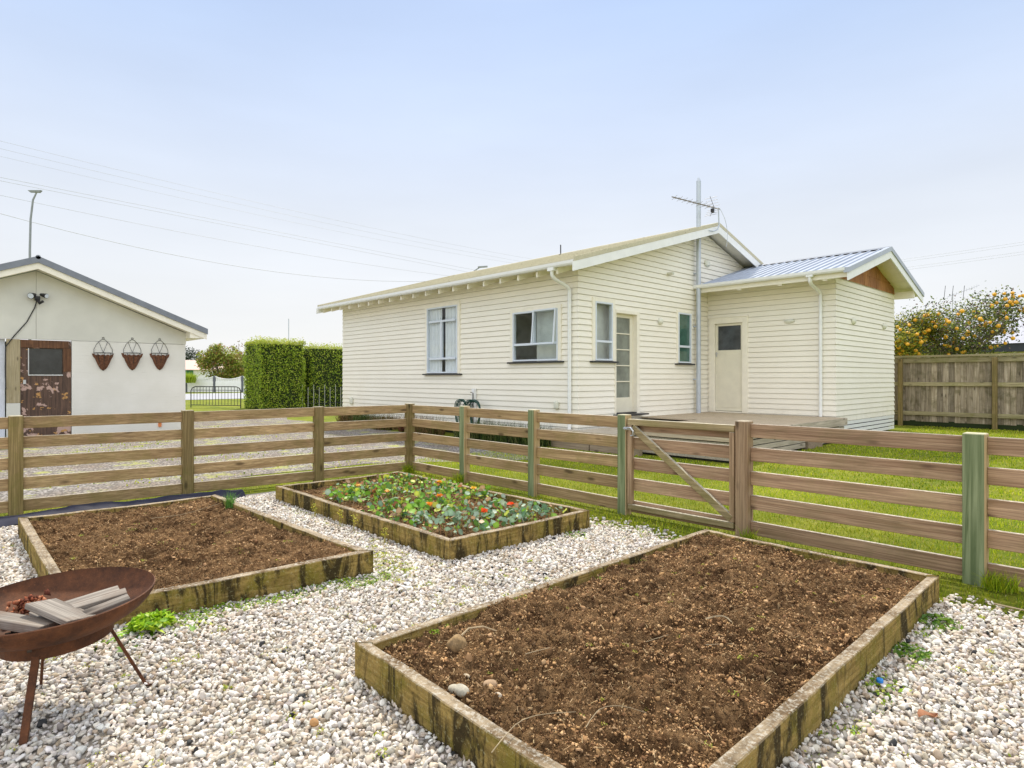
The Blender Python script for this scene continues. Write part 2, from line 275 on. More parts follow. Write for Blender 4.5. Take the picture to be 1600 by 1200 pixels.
class MB:
    def __init__(s): s.v = []; s.f = []; s.mi = []
    def poly(s, pts, mi=0):
        i = len(s.v); s.v += [tuple(p) for p in pts]; s.f.append(tuple(range(i, i+len(pts)))); s.mi.append(mi); return s
    def hexa(s, p, mi=0):
        """8 corners: bottom ring 0-3, top ring 4-7"""
        i = len(s.v); s.v += [tuple(q) for q in p]
        for f in ((0, 3, 2, 1), (4, 5, 6, 7), (0, 1, 5, 4), (1, 2, 6, 5), (2, 3, 7, 6), (3, 0, 4, 7)):
            s.f.append(tuple(i+k for k in f)); s.mi.append(mi)
        return s
    def box(s, x0, x1, y0, y1, z0, z1, mi=0):
        if x0 > x1: x0, x1 = x1, x0
        if y0 > y1: y0, y1 = y1, y0
        return s.hexa([(x0, y0, z0), (x1, y0, z0), (x1, y1, z0), (x0, y1, z0), (x0, y0, z1), (x1, y0, z1), (x1, y1, z1), (x0, y1, z1)], mi)
    def beam(s, a, b, w, h, up=(0, 0, 1), mi=0):
        a = Vector(a); b = Vector(b); d = (b-a).normalized(); sd = d.cross(Vector(up)).normalized(); u = sd.cross(d)
        p = []
        for sg in (-0.5, 0.5):
            for (q, e) in ((a, -0.5), (b, -0.5), (b, 0.5), (a, 0.5)): p.append(q + sd*w*e + u*h*sg)
        return s.hexa(p, mi)
    def tube(s, pts, r, seg=6, mi=0, cap=True):
        P = [Vector(p) for p in pts]; n = len(P); i0 = len(s.v); rr = r if isinstance(r, (list, tuple)) else [r]*n
        prev = None
        for k in range(n):
            t = (P[min(k+1, n-1)]-P[max(k-1, 0)])
            if t.length < 1e-9: t = Vector((0, 0, 1))
            t.normalize()
            if prev is None: ref = Vector((0, 0, 1)) if abs(t.z) < 0.9 else Vector((1, 0, 0)); a = t.cross(ref).normalized()
            else: a = (prev - t*prev.dot(t)).normalized()
            prev = a; b = t.cross(a)
            for j in range(seg):
                an = 2*math.pi*j/seg; s.v.append(tuple(P[k] + (a*math.cos(an)+b*math.sin(an))*rr[k]))
        for k in range(n-1):
            for j in range(seg):
                j2 = (j+1) % seg; s.f.append((i0+k*seg+j, i0+k*seg+j2, i0+(k+1)*seg+j2, i0+(k+1)*seg+j)); s.mi.append(mi)
        if cap:
            s.f.append(tuple(i0+j for j in range(seg))[::-1]); s.f.append(tuple(i0+(n-1)*seg+j for j in range(seg))); s.mi += [mi, mi]
        return s
    def lathe(s, c, prof, seg=24, mi=0, tilt=None):
        i0 = len(s.v); c = Vector(c)
        for (r, z) in prof:
            for j in range(seg):
                an = 2*math.pi*j/seg; v = Vector((r*math.cos(an), r*math.sin(an), z))
                if tilt: v = tilt @ v
                s.v.append(tuple(c+v))
        for k in range(len(prof)-1):
            for j in range(seg):
                j2 = (j+1) % seg; s.f.append((i0+k*seg+j, i0+k*seg+j2, i0+(k+1)*seg+j2, i0+(k+1)*seg+j)); s.mi.append(mi)
        return s
    def build(s, name, mat, parent=None, mod=None, smooth=False):
        me = bpy.data.meshes.new(name); me.from_pydata(s.v, [], s.f); me.update()
        o = link(name, me, mat, parent, mod=mod)
        if isinstance(mat, list): me.polygons.foreach_set('material_index', s.mi)
        if smooth:
            me.polygons.foreach_set('use_smooth', [True]*len(me.polygons))
            try: me.set_sharp_from_angle(angle=R(40))
            except Exception: pass
        return o
def npmesh(name, V, F, mat, parent=None, col=None, smooth=False):
    """V Nx3, F list of MxK arrays, col Nx3"""
    me = bpy.data.meshes.new(name); V = np.asarray(V, dtype=np.float32)
    if not isinstance(F, list): F = [F]
    me.vertices.add(len(V)); me.vertices.foreach_set('co', V.ravel())
    tot = np.concatenate([np.full(len(f), f.shape[1]) for f in F]); lp = np.concatenate([f.ravel() for f in F]).astype(np.int32)
    me.loops.add(len(lp)); me.loops.foreach_set('vertex_index', lp)
    st = np.concatenate([[0], np.cumsum(tot)[:-1]]).astype(np.int32)
    me.polygons.add(len(tot)); me.polygons.foreach_set('loop_start', st); me.polygons.foreach_set('loop_total', tot.astype(np.int32))
    me.update(calc_edges=True)
    if smooth: me.polygons.foreach_set('use_smooth', np.ones(len(tot), dtype=bool))
    if col is not None:
        a = me.color_attributes.new('Col', 'FLOAT_COLOR', 'POINT'); c4 = np.ones((len(V), 4), dtype=np.float32); c4[:, :3] = col; a.data.foreach_set('color', c4.ravel())
    return link(name, me, mat, parent)
_H = RG.random((256, 256))
def vn(x, y, s=0):
    x = x + s*17.3; y = y + s*31.7; xi = np.floor(x).astype(int); yi = np.floor(y).astype(int); fx = x-xi; fy = y-yi
    fx = fx*fx*(3-2*fx); fy = fy*fy*(3-2*fy); h = lambda a, b: _H[a & 255, b & 255]
    return (h(xi, yi)*(1-fx)+h(xi+1, yi)*fx)*(1-fy)+(h(xi, yi+1)*(1-fx)+h(xi+1, yi+1)*fx)*fy
def fbm(x, y, o=5, s=0, g=0.5):
    r = 0; a = 1; t = 0
    for k in range(o): r = r+a*vn(x*2**k, y*2**k, s+k); t += a; a *= g
    return r/t
def rotz(n):
    a = RG.random(n)*2*np.pi; return np.cos(a), np.sin(a)
def rand_rot(n, tilt=None):
    q = RG.normal(size=(n, 4))
    if tilt is not None: q[:, 1:3] *= tilt; 
    q /= np.linalg.norm(q, axis=1)[:, None]; w, x, y, z = q.T
    return np.stack([1-2*(y*y+z*z), 2*(x*y-z*w), 2*(x*z+y*w), 2*(x*y+z*w), 1-2*(x*x+z*z), 2*(y*z-x*w), 2*(x*z-y*w), 2*(y*z+x*w), 1-2*(x*x+y*y)], 1).reshape(-1, 3, 3)
def ico(sub):
    import bmesh
    b = bmesh.new(); bmesh.ops.create_icosphere(b, subdivisions=sub, radius=1.0)
    V = np.array([v.co[:] for v in b.verts]); F = np.array([[v.index for v in f.verts] for f in b.faces]); b.free(); return V, F
I1 = ico(1); I2 = ico(2)
def rocks(P, size, cols, base=I1, rough=0.28, flat=0.62, tilt=0.35):
    V0, F0 = base; n = len(P); m = len(V0)
    # a pool of irregular shapes
    K = 24; pool = []
    for k in range(K):
        v = V0.copy()
        for _ in range(11):   # cut with random planes for angular chips
            d = RG.normal(size=3); d /= np.linalg.norm(d); h = RG.uniform(0.34, 0.72); t = v @ d - h; v = v - np.maximum(t, 0)[:, None]*d
        v *= 1+rough*(RG.random((m, 1))-0.5)*0.6; v *= np.array([1.0, RG.uniform(0.6, 0.95), flat*RG.uniform(0.75, 1.1)]); pool.append(v*(1.18 if K else 1))
    pool = np.array(pool); idx = RG.integers(0, K, n); Rm = rand_rot(n, tilt)
    V = np.einsum('nij,nmj->nmi', Rm, pool[idx])*np.asarray(size)[:, None, None] + P[:, None, :]
    F = (F0[None]+np.arange(n)[:, None, None]*m).reshape(-1, 3); C = np.repeat(cols, m, axis=0)
    return V.reshape(-1, 3), F, C
def leaves(P, size, cols, up=0.0, width=0.5, nrm=None, fold=0.25):
    n = len(P); Rm = rand_rot(n, None); size = np.asarray(size)*np.ones(n)
    L = np.array([[0, -0.5, 0], [width/2, 0, fold*width/2], [0, 0.5, 0], [-width/2, 0, fold*width/2]])
    if nrm is not None:
        t = RG.normal(size=(n, 3)); N = nrm*np.ones((n, 3)) + RG.normal(size=(n, 3))*up; N /= np.linalg.norm(N, axis=1)[:, None]
        T = t-(t*N).sum(1)[:, None]*N; T /= np.linalg.norm(T, axis=1)[:, None]; B = np.cross(N, T); Rm = np.stack([B, T, N], 2)
    V = np.einsum('nij,mj->nmi', Rm, L)*size[:, None, None]+P[:, None, :]
    F = np.concatenate([np.array([[0, 1, 2], [0, 2, 3]])[None]+np.arange(n)[:, None, None]*4]).reshape(-1, 3)
    return V.reshape(-1, 3), F, np.repeat(cols, 4, axis=0)
def blades(P, h, w, cols, lean=0.35):
    n = len(P); c, s = rotz(n); h = h*np.ones(n); w = w*np.ones(n); a = RG.random(n)*2*np.pi; ln = RG.random(n)*lean*h
    dx, dy = np.cos(a)*ln, np.sin(a)*ln; z = np.zeros(n); W = np.stack([c*w/2, s*w/2, z], 1)
    mid = P+np.stack([dx*0.3, dy*0.3, h*0.55], 1); tip = P+np.stack([dx, dy, h*(1-0.3*ln/np.maximum(h, 1e-6))], 1)
    V = np.stack([P-W, P+W, mid+W*0.7, mid-W*0.7, tip], 1).reshape(-1, 3); o = np.arange(n)[:, None]*5
    return V, [np.array([[0, 1, 2, 3]])+o, np.array([[3, 2, 4]])+o], np.repeat(cols, 5, axis=0)
def pal(n, cs, v=0.15, w=None, ch=0.025):
    cs = np.array(cs); i = RG.choice(len(cs), n, p=w); return np.clip(cs[i]*(1+v*(RG.random((n, 1))*2-1))*(1+ch*(RG.random((n, 3))*2-1)), 0, 1)
def cat_mesh(parts):
    V = []; F = {}; C = []; o = 0
    for v, f, c in parts:
        fs = f if isinstance(f, list) else [f]
        for q in fs: F.setdefault(q.shape[1], []).append(q+o)
        V.append(v); C.append(c); o += len(v)
    return np.concatenate(V), [np.concatenate(x) for x in F.values()], np.concatenate(C)
# ------------------------------------------------ setting: ground, road, drive, pen
g = MB(); g.poly([(-500, -300, -0.012), (300, -300, -0.012), (300, 500, -0.012), (-500, 500, -0.012)])
tag(g.build('ground', M['lawn']), kind='structure')
def sheet(name, pts, z, mat):
    b = MB(); b.poly([(x, y, z) for x, y in pts]); return tag(b.build(name, mat), kind='structure')
def wob(a, b, n, amp):
    out = []
    for i in range(n):
        t = i/n; out.append((a[0]+(b[0]-a[0])*t+random.uniform(-amp, amp), a[1]+(b[1]-a[1])*t+random.uniform(-amp, amp)))
    return out
pts = wob((-9.0, -6), (-8.6, 5.0), 14, 0.12)+wob((-8.6, 5.0), (-7.2, 7.4), 8, 0.15)+wob((-7.2, 7.4), (-9.5, 8.4), 6, 0.12)+wob((-9.5, 8.4), (-17.5, 8.5), 10, 0.15)+wob((-17.5, 8.5), (-25.5, 9.0), 8, 0.3)+wob((-25.5, 9.0), (-24.5, 6.0), 5, 0.3)+wob((-24.5, 6.0), (-17.7, 4.9), 6, 0.2)+[(-17.73, 4.83), (-17.73, -6)]
sheet('driveway', pts, -0.007, M['drive'])
sheet('road', [(-57.5, -120), (-41.5, -120), (-41.5, 200), (-57.5, 200)], 0.004, M['road'])
sheet('pen_ground', [(-7.42, -5), (2.5, -5), (2.5, 4.36), (-7.25, 4.40)], 0.004, M['pen'])
# ------------------------------------------------ raised beds
def bed(name, corners, h, th, soilz, label, seed, rough=0.02, holes=()):
    """corners counter-clockwise"""
    root = thing(name, (sum(c[0] for c in corners)/4, sum(c[1] for c in corners)/4, 0), label, 'raised bed')
    C = [Vector((c[0], c[1])) for c in corners]; n = 4; inn = []
    for i in range(n):
        a, b, c = C[i-1], C[i], C[(i+1) % n]; d1 = (b-a).normalized(); d2 = (c-b).normalized()
        n1 = Vector((-d1.y, d1.x)); n2 = Vector((-d2.y, d2.x)); k = (n1+n2); inn.append(b+k*(th/(1+n1.dot(n2))))
    for i in range(n):
        j = (i+1) % n; seg = 14; m = MB(); L = (C[j]-C[i]).length; ax = 'X' if abs((C[j]-C[i]).x) > abs((C[j]-C[i]).y) else 'Y'
        prev = None
        for k in range(seg+1):
            t = k/seg; o = C[i].lerp(C[j], t); q = inn[i].lerp(inn[j], t); wz = random.uniform(-0.003, 0.003)+0.004*math.sin(t*5+seed)
            jit = random.uniform(-0.002, 0.002) if 0 < k < seg else 0; nn = (q-o).normalized(); o2 = o+nn*jit
            ring = [(o2.x, o2.y, -0.03), (q.x, q.y, -0.03), (q.x, q.y, h+wz), (o2.x, o2.y, h+wz-0.001)]
            i0 = len(m.v); m.v += ring
            if prev is not None:
                for a_ in range(4):
                    b_ = (a_+1) % 4; m.f.append((prev+a_, prev+b_, i0+b_, i0+a_)); m.mi.append(0)
            prev = i0
        m.f.append((0, 1, 2, 3)); m.f.append((prev+3, prev+2, prev+1, prev)); m.mi += [0, 0]
        m.build('side_board', M['bed'+ax], root, mod=0.004)
    # soil
    res = 0.009; nx = int((C[1]-C[0]).length/res); ny = int((C[3]-C[0]).length/res); u, v = np.meshgrid(np.linspace(0, 1, nx), np.linspace(0, 1, ny), indexing='ij')
    I = [np.array([p.x, p.y]) for p in inn]
    XY = (I[0]*(1-u[..., None])+I[1]*u[..., None])*(1-v[..., None])+(I[3]*(1-u[..., None])+I[2]*u[..., None])*v[..., None]
    x, y = XY[..., 0], XY[..., 1]; z = soilz+rough*2.4*(fbm(x*3.2, y*3.2, 3, seed)-0.5)+rough*4.6*(fbm(x*7, y*7, 5, seed+5, 0.68)-0.5)
    cl = fbm(x*38, y*38, 3, seed+9, 0.7); z += rough*1.3*(np.clip(cl-0.45, 0, 1)*2) - 0.006; z += 0.006*(vn(x*75, y*75, seed)-0.5)
    for (hx, hy, hr, hd) in holes: z -= hd*np.exp(-((x-hx)**2+(y-hy)**2)/hr**2)
    e = np.minimum(np.minimum(u, 1-u)*nx, np.minimum(v, 1-v)*ny)*res
    V = np.stack([x, y, z], 2).reshape(-1, 3); ii = np.arange(nx*ny).reshape(nx, ny)
    F = np.stack([ii[:-1, :-1], ii[1:, :-1], ii[1:, 1:], ii[:-1, 1:]], 2).reshape(-1, 4)
    area = nx*ny*res*res; nc = int(area*(9000 if seed == 1 else 5000)); k = RG.integers(0, len(V), nc)
    Pc = V[k]+np.stack([RG.normal(size=nc)*0.004, RG.normal(size=nc)*0.004, RG.random(nc)*0.005], 1); sz = 0.0018+0.0042*RG.random(nc)+0.011*RG.random(nc)**16
    cc = pal(nc, [(0.36, 0.215, 0.10), (0.26, 0.15, 0.07), (0.42, 0.275, 0.145), (0.15, 0.082, 0.04)], 0.2)
    rv, rf, rc = rocks(Pc, sz, cc*np.clip(-0.35+2.7*fbm(Pc[:, 0]*6, Pc[:, 1]*6, 5, seed+31, 0.72), 0.35, 1.5)[:, None], I1, 1.6, 0.8, None)
    ns = int(area*420); k = RG.integers(0, len(V), ns); c, s = rotz(ns); ln = 0.003+0.020*RG.random(ns)**3; w = 0.0009; Ps = V[k]+[0, 0, 0.008]
    D = np.stack([c*ln, s*ln, RG.normal(size=ns)*0.004], 1); Wd = np.stack([-s*w, c*w, np.zeros(ns)], 1)
    sv = np.stack([Ps-D-Wd, Ps-D+Wd, Ps+D+Wd, Ps+D-Wd], 1).reshape(-1, 3); sf = np.array([[0, 1, 2, 3]])+np.arange(ns)[:, None]*4
    sc = np.repeat(pal(ns, [(0.48, 0.36, 0.20), (0.36, 0.24, 0.13), (0.20, 0.12, 0.06)], 0.2), 4, axis=0)
    nk = int(area*55); k = RG.integers(0, len(V), nk); kv = rocks(V[k]+[0, 0, 0.003], 0.010+0.014*RG.random(nk)**2, pal(nk, [(0.30, 0.18, 0.09), (0.22, 0.125, 0.06), (0.14, 0.078, 0.038)], 0.2), I2, 1.1, 0.6, 0.4)
    V1, F1, C1 = cat_mesh([(rv, rf, rc), (sv, sf, sc), kv])
    ob = npmesh('soil', V, F, M['soil'], root, smooth=True)
    npmesh('soil_crumbs', V1, F1, M['crumb'], root, C1)
    zf = lambda px, py: float(z.ravel()[np.argmin((x.ravel()-px)**2+(y.ravel()-py)**2)])
    return root, zf
BIG = [(-2.48, 1.37), (-0.90, 1.35), (-0.94, 4.37), (-2.48, 4.42)]
MID = [(-6.70, 2.73), (-3.58, 2.73), (-3.545, 4.27), (-6.66, 4.30)]
LEFT = [(-6.64, 0.515), (-4.0, 0.16), (-3.71, 2.19), (-6.63, 2.07)]
LEFT = [(-6.64, 0.515), (-3.885, 0.50), (-3.715, 2.18), (-6.63, 2.08)]
bigbed, zbig = bed('raised_bed', BIG, 0.165, 0.052, 0.135, 'large empty raised bed of brown soil, nearest on the right', 1, 0.026,
                   [(-2.3, 3.79, 0.05, 0.06), (-1.72, 3.05, 0.045, 0.03), (-1.25, 3.35, 0.05, 0.035), (-1.95, 2.5, 0.06, 0.03), (-1.35, 2.2, 0.04, 0.03), (-1.6, 3.7, 0.07, 0.02)])
midbed, zmid = bed('raised_bed', MID, 0.165, 0.055, 0.10, 'raised bed full of round green leaves beside the fence corner', 2, 0.02)
leftbed, zleft = bed('raised_bed', LEFT, 0.165, 0.06, 0.125, 'raised bed of bare soil behind the rusty fire bowl', 3, 0.024,
                     [(-5.9, 0.85, 0.09, 0.05), (-5.5, 0.95, 0.06, 0.03), (-4.4, 1.6, 0.08, 0.02)])
def inside(P, Q, m=0.0):
    ok = np.ones(len(P), bool)
    for i in range(4):
        a = np.array(Q[i]); b = np.array(Q[(i+1) % 4]); d = (b-a)/np.linalg.norm(b-a); ok &= ((P[:, 0]-a[0])*(-d[1])+(P[:, 1]-a[1])*d[0]) > -m
    return ok
def infront(P, m=0.6):
    th = R(46.85); D = -math.sin(th)*P[:, 0]+math.cos(th)*P[:, 1]; X = math.cos(th)*P[:, 0]+math.sin(th)*P[:, 1]
    return D, (D > 1.3) & (np.abs(X) < 0.86*D+m)
# ------------------------------------------------ white gravel
def jgrid(x0, x1, y0, y1, st):
    x, y = np.meshgrid(np.arange(x0, x1, st), np.arange(y0, y1, st)); P = np.stack([x.ravel(), y.ravel()], 1); return P+(RG.random(P.shape)-0.5)*st*0.95
def gravel():
    P = np.concatenate([jgrid(-7.35, 1.2, -1.6, 4.75, 0.0215), jgrid(-7.35, 1.2, -1.6, 4.75, 0.034)]); lay = np.concatenate([np.zeros(len(P)), []])
    for Q in (BIG, MID, LEFT): P = P[~inside(P, Q, -0.012)]
    D, ok = infront(P, 0.3); P = P[ok]; D = D[ok]
    edge = 4.42+0.25*(fbm(P[:, 0]*2.2, P[:, 1]*2.2, 4, 3)-0.5)*2; ok = P[:, 1] < edge+0.30*(RG.random(len(P))**2.5)-0.04; P = P[ok]; D = D[ok]
    ok = P[:, 0] > -7.2+0.2*fbm(P[:, 1]*2, P[:, 0]*2, 3, 8); P = P[ok]; D = D[ok]
    keep = RG.random(len(P)) < np.where(D > 6, 0.75, 0.97); P = P[keep]; D = D[keep]; n = len(P)
    und = 0.02*(fbm(P[:, 0]*1.5, P[:, 1]*1.5, 3, 21)-0.5)
    z = 0.006+und+RG.random(n)*0.016; sz = 0.0095+0.0130*RG.random(n)**2.0+np.where(RG.random(n) < 0.03, 0.007, 0); P3 = np.column_stack([P, z])
    cc = pal(n, [(0.71, 0.65, 0.56), (0.80, 0.765, 0.71), (0.60, 0.51, 0.41), (0.63, 0.585, 0.53), (0.46, 0.365, 0.265), (0.36, 0.325, 0.29), (0.04, 0.04, 0.04)], 0.2, [0.28, 0.24, 0.18, 0.15, 0.085, 0.053, 0.012])
    near = D < 4.2; a = rocks(P3[near], sz[near], cc[near], I2, 0.16); b = rocks(P3[~near], sz[~near]*1.12, cc[~near], I1, 0.3)
    V, F, C = cat_mesh([a, b]); o = npmesh('gravel', V, F, M['stone'], None, C); tag(o, 'white crushed stone gravel covering the pen between the beds', 'gravel', kind='stuff')
gravel()
# ------------------------------------------------ grass
GC = [(0.31, 0.40, 0.015), (0.43, 0.48, 0.02), (0.17, 0.28, 0.01), (0.54, 0.52, 0.08), (0.56, 0.49, 0.18)]
def grass(name, P, h, w, label, cs=GC, wt=(0.32, 0.34, 0.17, 0.12, 0.05), z=-0.01):
    n = len(P); m = fbm(P[:, 0]*0.9, P[:, 1]*0.9, 4, 40); c = pal(n, cs, 0.2, list(wt)); c *= (0.45+1.05*m)[:, None]
    V, F, C = blades(np.column_stack([P, np.full(n, z)]), h*(0.5+RG.random(n)), w, c, 0.8); o = npmesh(name, V, F, M['blade'], None, C); tag(o, label, 'grass', kind='stuff')
def lawns():
    P = RG.random((75000, 2))*[11.5, 4.2]+[-8.6, 4.4]; D, ok = infront(P, 0.2)
    e = 4.42+0.25*(fbm(P[:, 0]*2.2, P[:, 1]*2.2, 4, 3)-0.5)*2; ok &= P[:, 1] > e-0.45*RG.random(len(P))**3; ok &= (P[:, 0] > -7.5) | (P[:, 1] > 4.6)
    for Q in (BIG, MID): ok &= ~inside(P, Q, 0.02)
    P2 = RG.random((9000, 2))*[1.0, 7]+[-8.45, -1]; P2 = P2[RG.random(len(P2)) < fbm(P2[:, 0]*1.5, P2[:, 1]*1.5, 3, 4)**1.2]
    grass('lawn_grass', np.concatenate([P[ok], P2]), 0.027, 0.006, 'bright short grass growing along both sides of the fence')
    P = RG.random((70000, 2))*[13, 12]+[-9, 8.4]; D, ok = infront(P, 0.2); ok &= ~((P[:, 0] < -4.7) & (P[:, 1] > 9.0)) & ~((P[:, 0] < -6.6) & (P[:, 1] > 8.8))
    grass('lawn_grass', P[ok], 0.030, 0.014, 'short green lawn between the house and the timber fence')
    P = RG.random((3500, 2))*[10, 7]+[-18.5, -1]; P = P[fbm(P[:, 0]*1.1, P[:, 1]*1.1, 4, 14) > 0.53]
    grass('driveway_weeds', P, 0.03, 0.02, 'patches of low grass scattered in the grey driveway')
lawns()
# ------------------------------------------------ post and rail fence
RZ = [(0.846, 0.962), (0.648, 0.763), (0.444, 0.56), (0.236, 0.357), (0.02, 0.136)]
def post(x0, x1, y0, y1, z1, m, parent): return MB().box(x0, x1, y0, y1, -0.05, z1, 0).build('post', M[m], parent, mod=0.006)
fence = thing('post_and_rail_fence', (-7.6, 4.9, 0), 'weathered five rail fence with a corner post, running left of the gate', 'fence')
fx = lambda y: -7.80+(y-0.55)*0.067
LP = [-2.6, -1.0, 0.53, 2.07, 3.62]
for i, y in enumerate(LP): post(fx(y)-0.10, fx(y), y, y+0.115, 0.975+0.004*(i % 2), 'post', fence)
post(-7.60, -7.49, 4.98, 5.09, 0.98, 'post', fence)
YS = LP+[4.99]
for i in range(5):
    y0, y1 = YS[i]+(0.115 if i < 5 else 0), YS[i+1]
    for k, (a, b) in enumerate(RZ):
        dz = random.uniform(-0.004, 0.004); xo = -0.075
        m = MB(); m.hexa([(fx(y0)+xo, y0, a+dz), (fx(y0)+xo+0.03, y0, a+dz), (fx(y1)+xo+0.03, y1, a-dz), (fx(y1)+xo, y1, a-dz), (fx(y0)+xo, y0, b+dz), (fx(y0)+xo+0.03, y0, b+dz), (fx(y1)+xo+0.03, y1, b-dz), (fx(y1)+xo, y1, b-dz)])
        m.build('rail', M['railY'], fence, mod=0.003)
XS = [-7.49, -6.345, -5.07, -3.79]
for i, x in enumerate(XS[1:]): post(x, x+0.105, 5.0, 5.10, 0.985, 'post_green', fence)
def xrails(xs, xe, parent, mat):
    for a, b in RZ:
        dz = random.uniform(-0.004, 0.004); m = MB(); m.hexa([(xs, 5.045, a+dz), (xe, 5.045, a-dz), (xe, 5.075, a-dz), (xs, 5.075, a+dz), (xs, 5.045, b+dz), (xe, 5.045, b-dz), (xe, 5.075, b-dz), (xs, 5.075, b+dz)])
        m.build('rail', M[mat], parent, mod=0.003)
xrails(-7.49, -6.345, fence, 'railX'); xrails(-6.24, -5.07, fence, 'railX'); xrails(-4.965, -3.79, fence, 'railX')
f2 = thing('post_and_rail_fence', (-0.8, 5.05, 0), 'five rail fence right of the gate with a pale green treated post', 'fence')
post(-2.535, -2.425, 4.985, 5.10, 0.985, 'post_brown', f2); post(-0.94, -0.815, 4.98, 5.10, 0.985, 'post_green', f2); post(0.75, 0.87, 4.98, 5.10, 0.985, 'post_green', f2)
xrails(-2.425, -0.94, f2, 'railR'); xrails(-0.815, 0.75, f2, 'railR')
# gate
gt = thing('farm_gate', (-3.1, 5.05, 0), 'low timber gate with a diagonal brace and metal latch in the fence', 'gate')
gx0, gx1 = -3.665, -2.55; zt = 0.945
M['gateX'] = wood('gate_frame_timber', 'X', (0.23, 0.175, 0.08), (0.43, 0.34, 0.19), (0.19, 0.17, 0.05), 0.6, top=(0.60, 0.55, 0.42))
MB().box(gx0, gx1, 5.0, 5.045, 0.885, zt).build('top_bar', M['gateX'], gt, mod=0.003)
MB().box(gx0+0.004, gx1-0.004, 4.998, 5.043, 0.055, 0.105).build('bottom_bar', M['gateX'], gt, mod=0.003)
MB().box(gx0, gx0+0.05, 4.998, 5.044, 0.107, 0.883).build('stile', M['post_brown'], gt, mod=0.003)
MB().box(gx1-0.045, gx1, 4.998, 5.044, 0.107, 0.883).build('stile', M['post_brown'], gt, mod=0.003)
for k, (a, b) in enumerate(RZ): MB().box(gx0+0.005, gx1-0.005, 5.047, 5.075, (a, b)[0]-(0.02 if k == 0 else 0.0), b-(0.03 if k == 0 else 0.0)).build('rail', M['railR'], gt, mod=0.003)
MB().beam((gx0+0.06, 5.012, 0.865), (gx1-0.03, 5.012, 0.135), 0.042, 0.062).build('diagonal_brace', M['gateX'], gt, mod=0.003)
lt = MB(); lt.box(gx0-0.03, gx0+0.07, 4.984, 4.994, 0.838, 0.868)
lt.tube([(gx0+0.02, 4.975, 0.86), (gx0+0.065, 4.965, 0.862), (gx0+0.095, 4.965, 0.83), (gx0+0.09, 4.968, 0.79), (gx0+0.06, 4.972, 0.785)], 0.009, 8)
lt.tube([(gx0-0.03, 4.978, 0.852), (gx0+0.08, 4.978, 0.852)], 0.008, 8); lt.build('latch', M['steel'], gt, smooth=True)
# ------------------------------------------------ wall frames
class WF:
    def __init__(s, u, n, org): s.u = Vector(u); s.n = Vector(n); s.o = Vector(org)
    def p(s, u, d, z): return tuple(s.o+s.u*u+s.n*d+Vector((0, 0, z)))
    def box(s, mb, u0, u1, d0, d1, z0, z1, mi=0):
        return mb.hexa([s.p(u0, d0, z0), s.p(u1, d0, z0), s.p(u1, d1, z0), s.p(u0, d1, z0), s.p(u0, d0, z1), s.p(u1, d0, z1), s.p(u1, d1, z1), s.p(u0, d1, z1)], mi)
EXP = 0.121
def boards(wf, ul, ur, z0, z1, holes, kl=1, kr=1, zoff=0.0):
    """weatherboards between ul(z) and ur(z); holes (u0,u1,z0,z1)"""
    m = MB(); dt, db, dg = 0.005, 0.023, -0.012; gz = 0.007
    k0 = math.floor((z0-zoff)/EXP)
    for k in range(k0, int((z1-zoff)/EXP)+2):
        a = zoff+k*EXP; b = a+EXP-gz
        def seg(za, zb, da, dbb):
            za2, zb2 = max(za, z0), min(zb, z1)
            if zb2-za2 < 1e-4: return
            D = lambda z: da+(dbb-da)*(z-za)/(zb-za) if zb > za else da
            cuts = sorted({za2, zb2, *[h for q in holes for h in q[2:] if za2 < h < zb2]})
            for s, e in zip(cuts[:-1], cuts[1:]):
                zc = (s+e)/2; iv = [(None, None)]; hs = sorted([q for q in holes if q[2] < zc < q[3]])
                cur = None; spans = []
                for q in hs: spans.append((cur, q[0])); cur = q[1]
                spans.append((cur, None))
                for L, Rr in spans:
                    def lim(z):
                        d = D(z); l = ul(z)-(kl*d) if L is None else L; r = ur(z)+(kr*d) if Rr is None else Rr; return l, r, d
                    l0, r0, d0 = lim(s); l1, r1, d1 = lim(e)
                    if r0-l0 < 1e-3 and r1-l1 < 1e-3: continue
                    r0 = max(r0, l0); r1 = max(r1, l1)
                    m.poly([wf.p(l0, d0, s), wf.p(r0, d0, s), wf.p(r1, d1, e), wf.p(l1, d1, e)])
                    if abs(s-a) < 1e-6 and da == db:
                        m.poly([wf.p(l0, dg, s), wf.p(r0, dg, s), wf.p(r0, d0, s), wf.p(l0, d0, s)])
        seg(a, b, db, dt); seg(b, a+EXP, dg, dg)
    return m
house = thing('weatherboard_house', (-12.8, 14.1, 0), 'cream weatherboard house with a low gable roof and a side lean-to with grey roof', 'house')
G = WF((0, 1, 0), (1, 0, 0), (-8.0, 0, 0)); Lw = WF((1, 0, 0), (0, -1, 0), (0, 9.29, 0)); Af = WF((1, 0, 0), (0, -1, 0), (0, 14.29, 0)); Ae = WF((0, 1, 0), (1, 0, 0), (-4.96, 0, 0))
SL = 0.2907; YR = 14.09; ZR = 5.147
rooftop = lambda y: ZR-SL*abs(y-YR)
under = lambda y: rooftop(y)-0.16
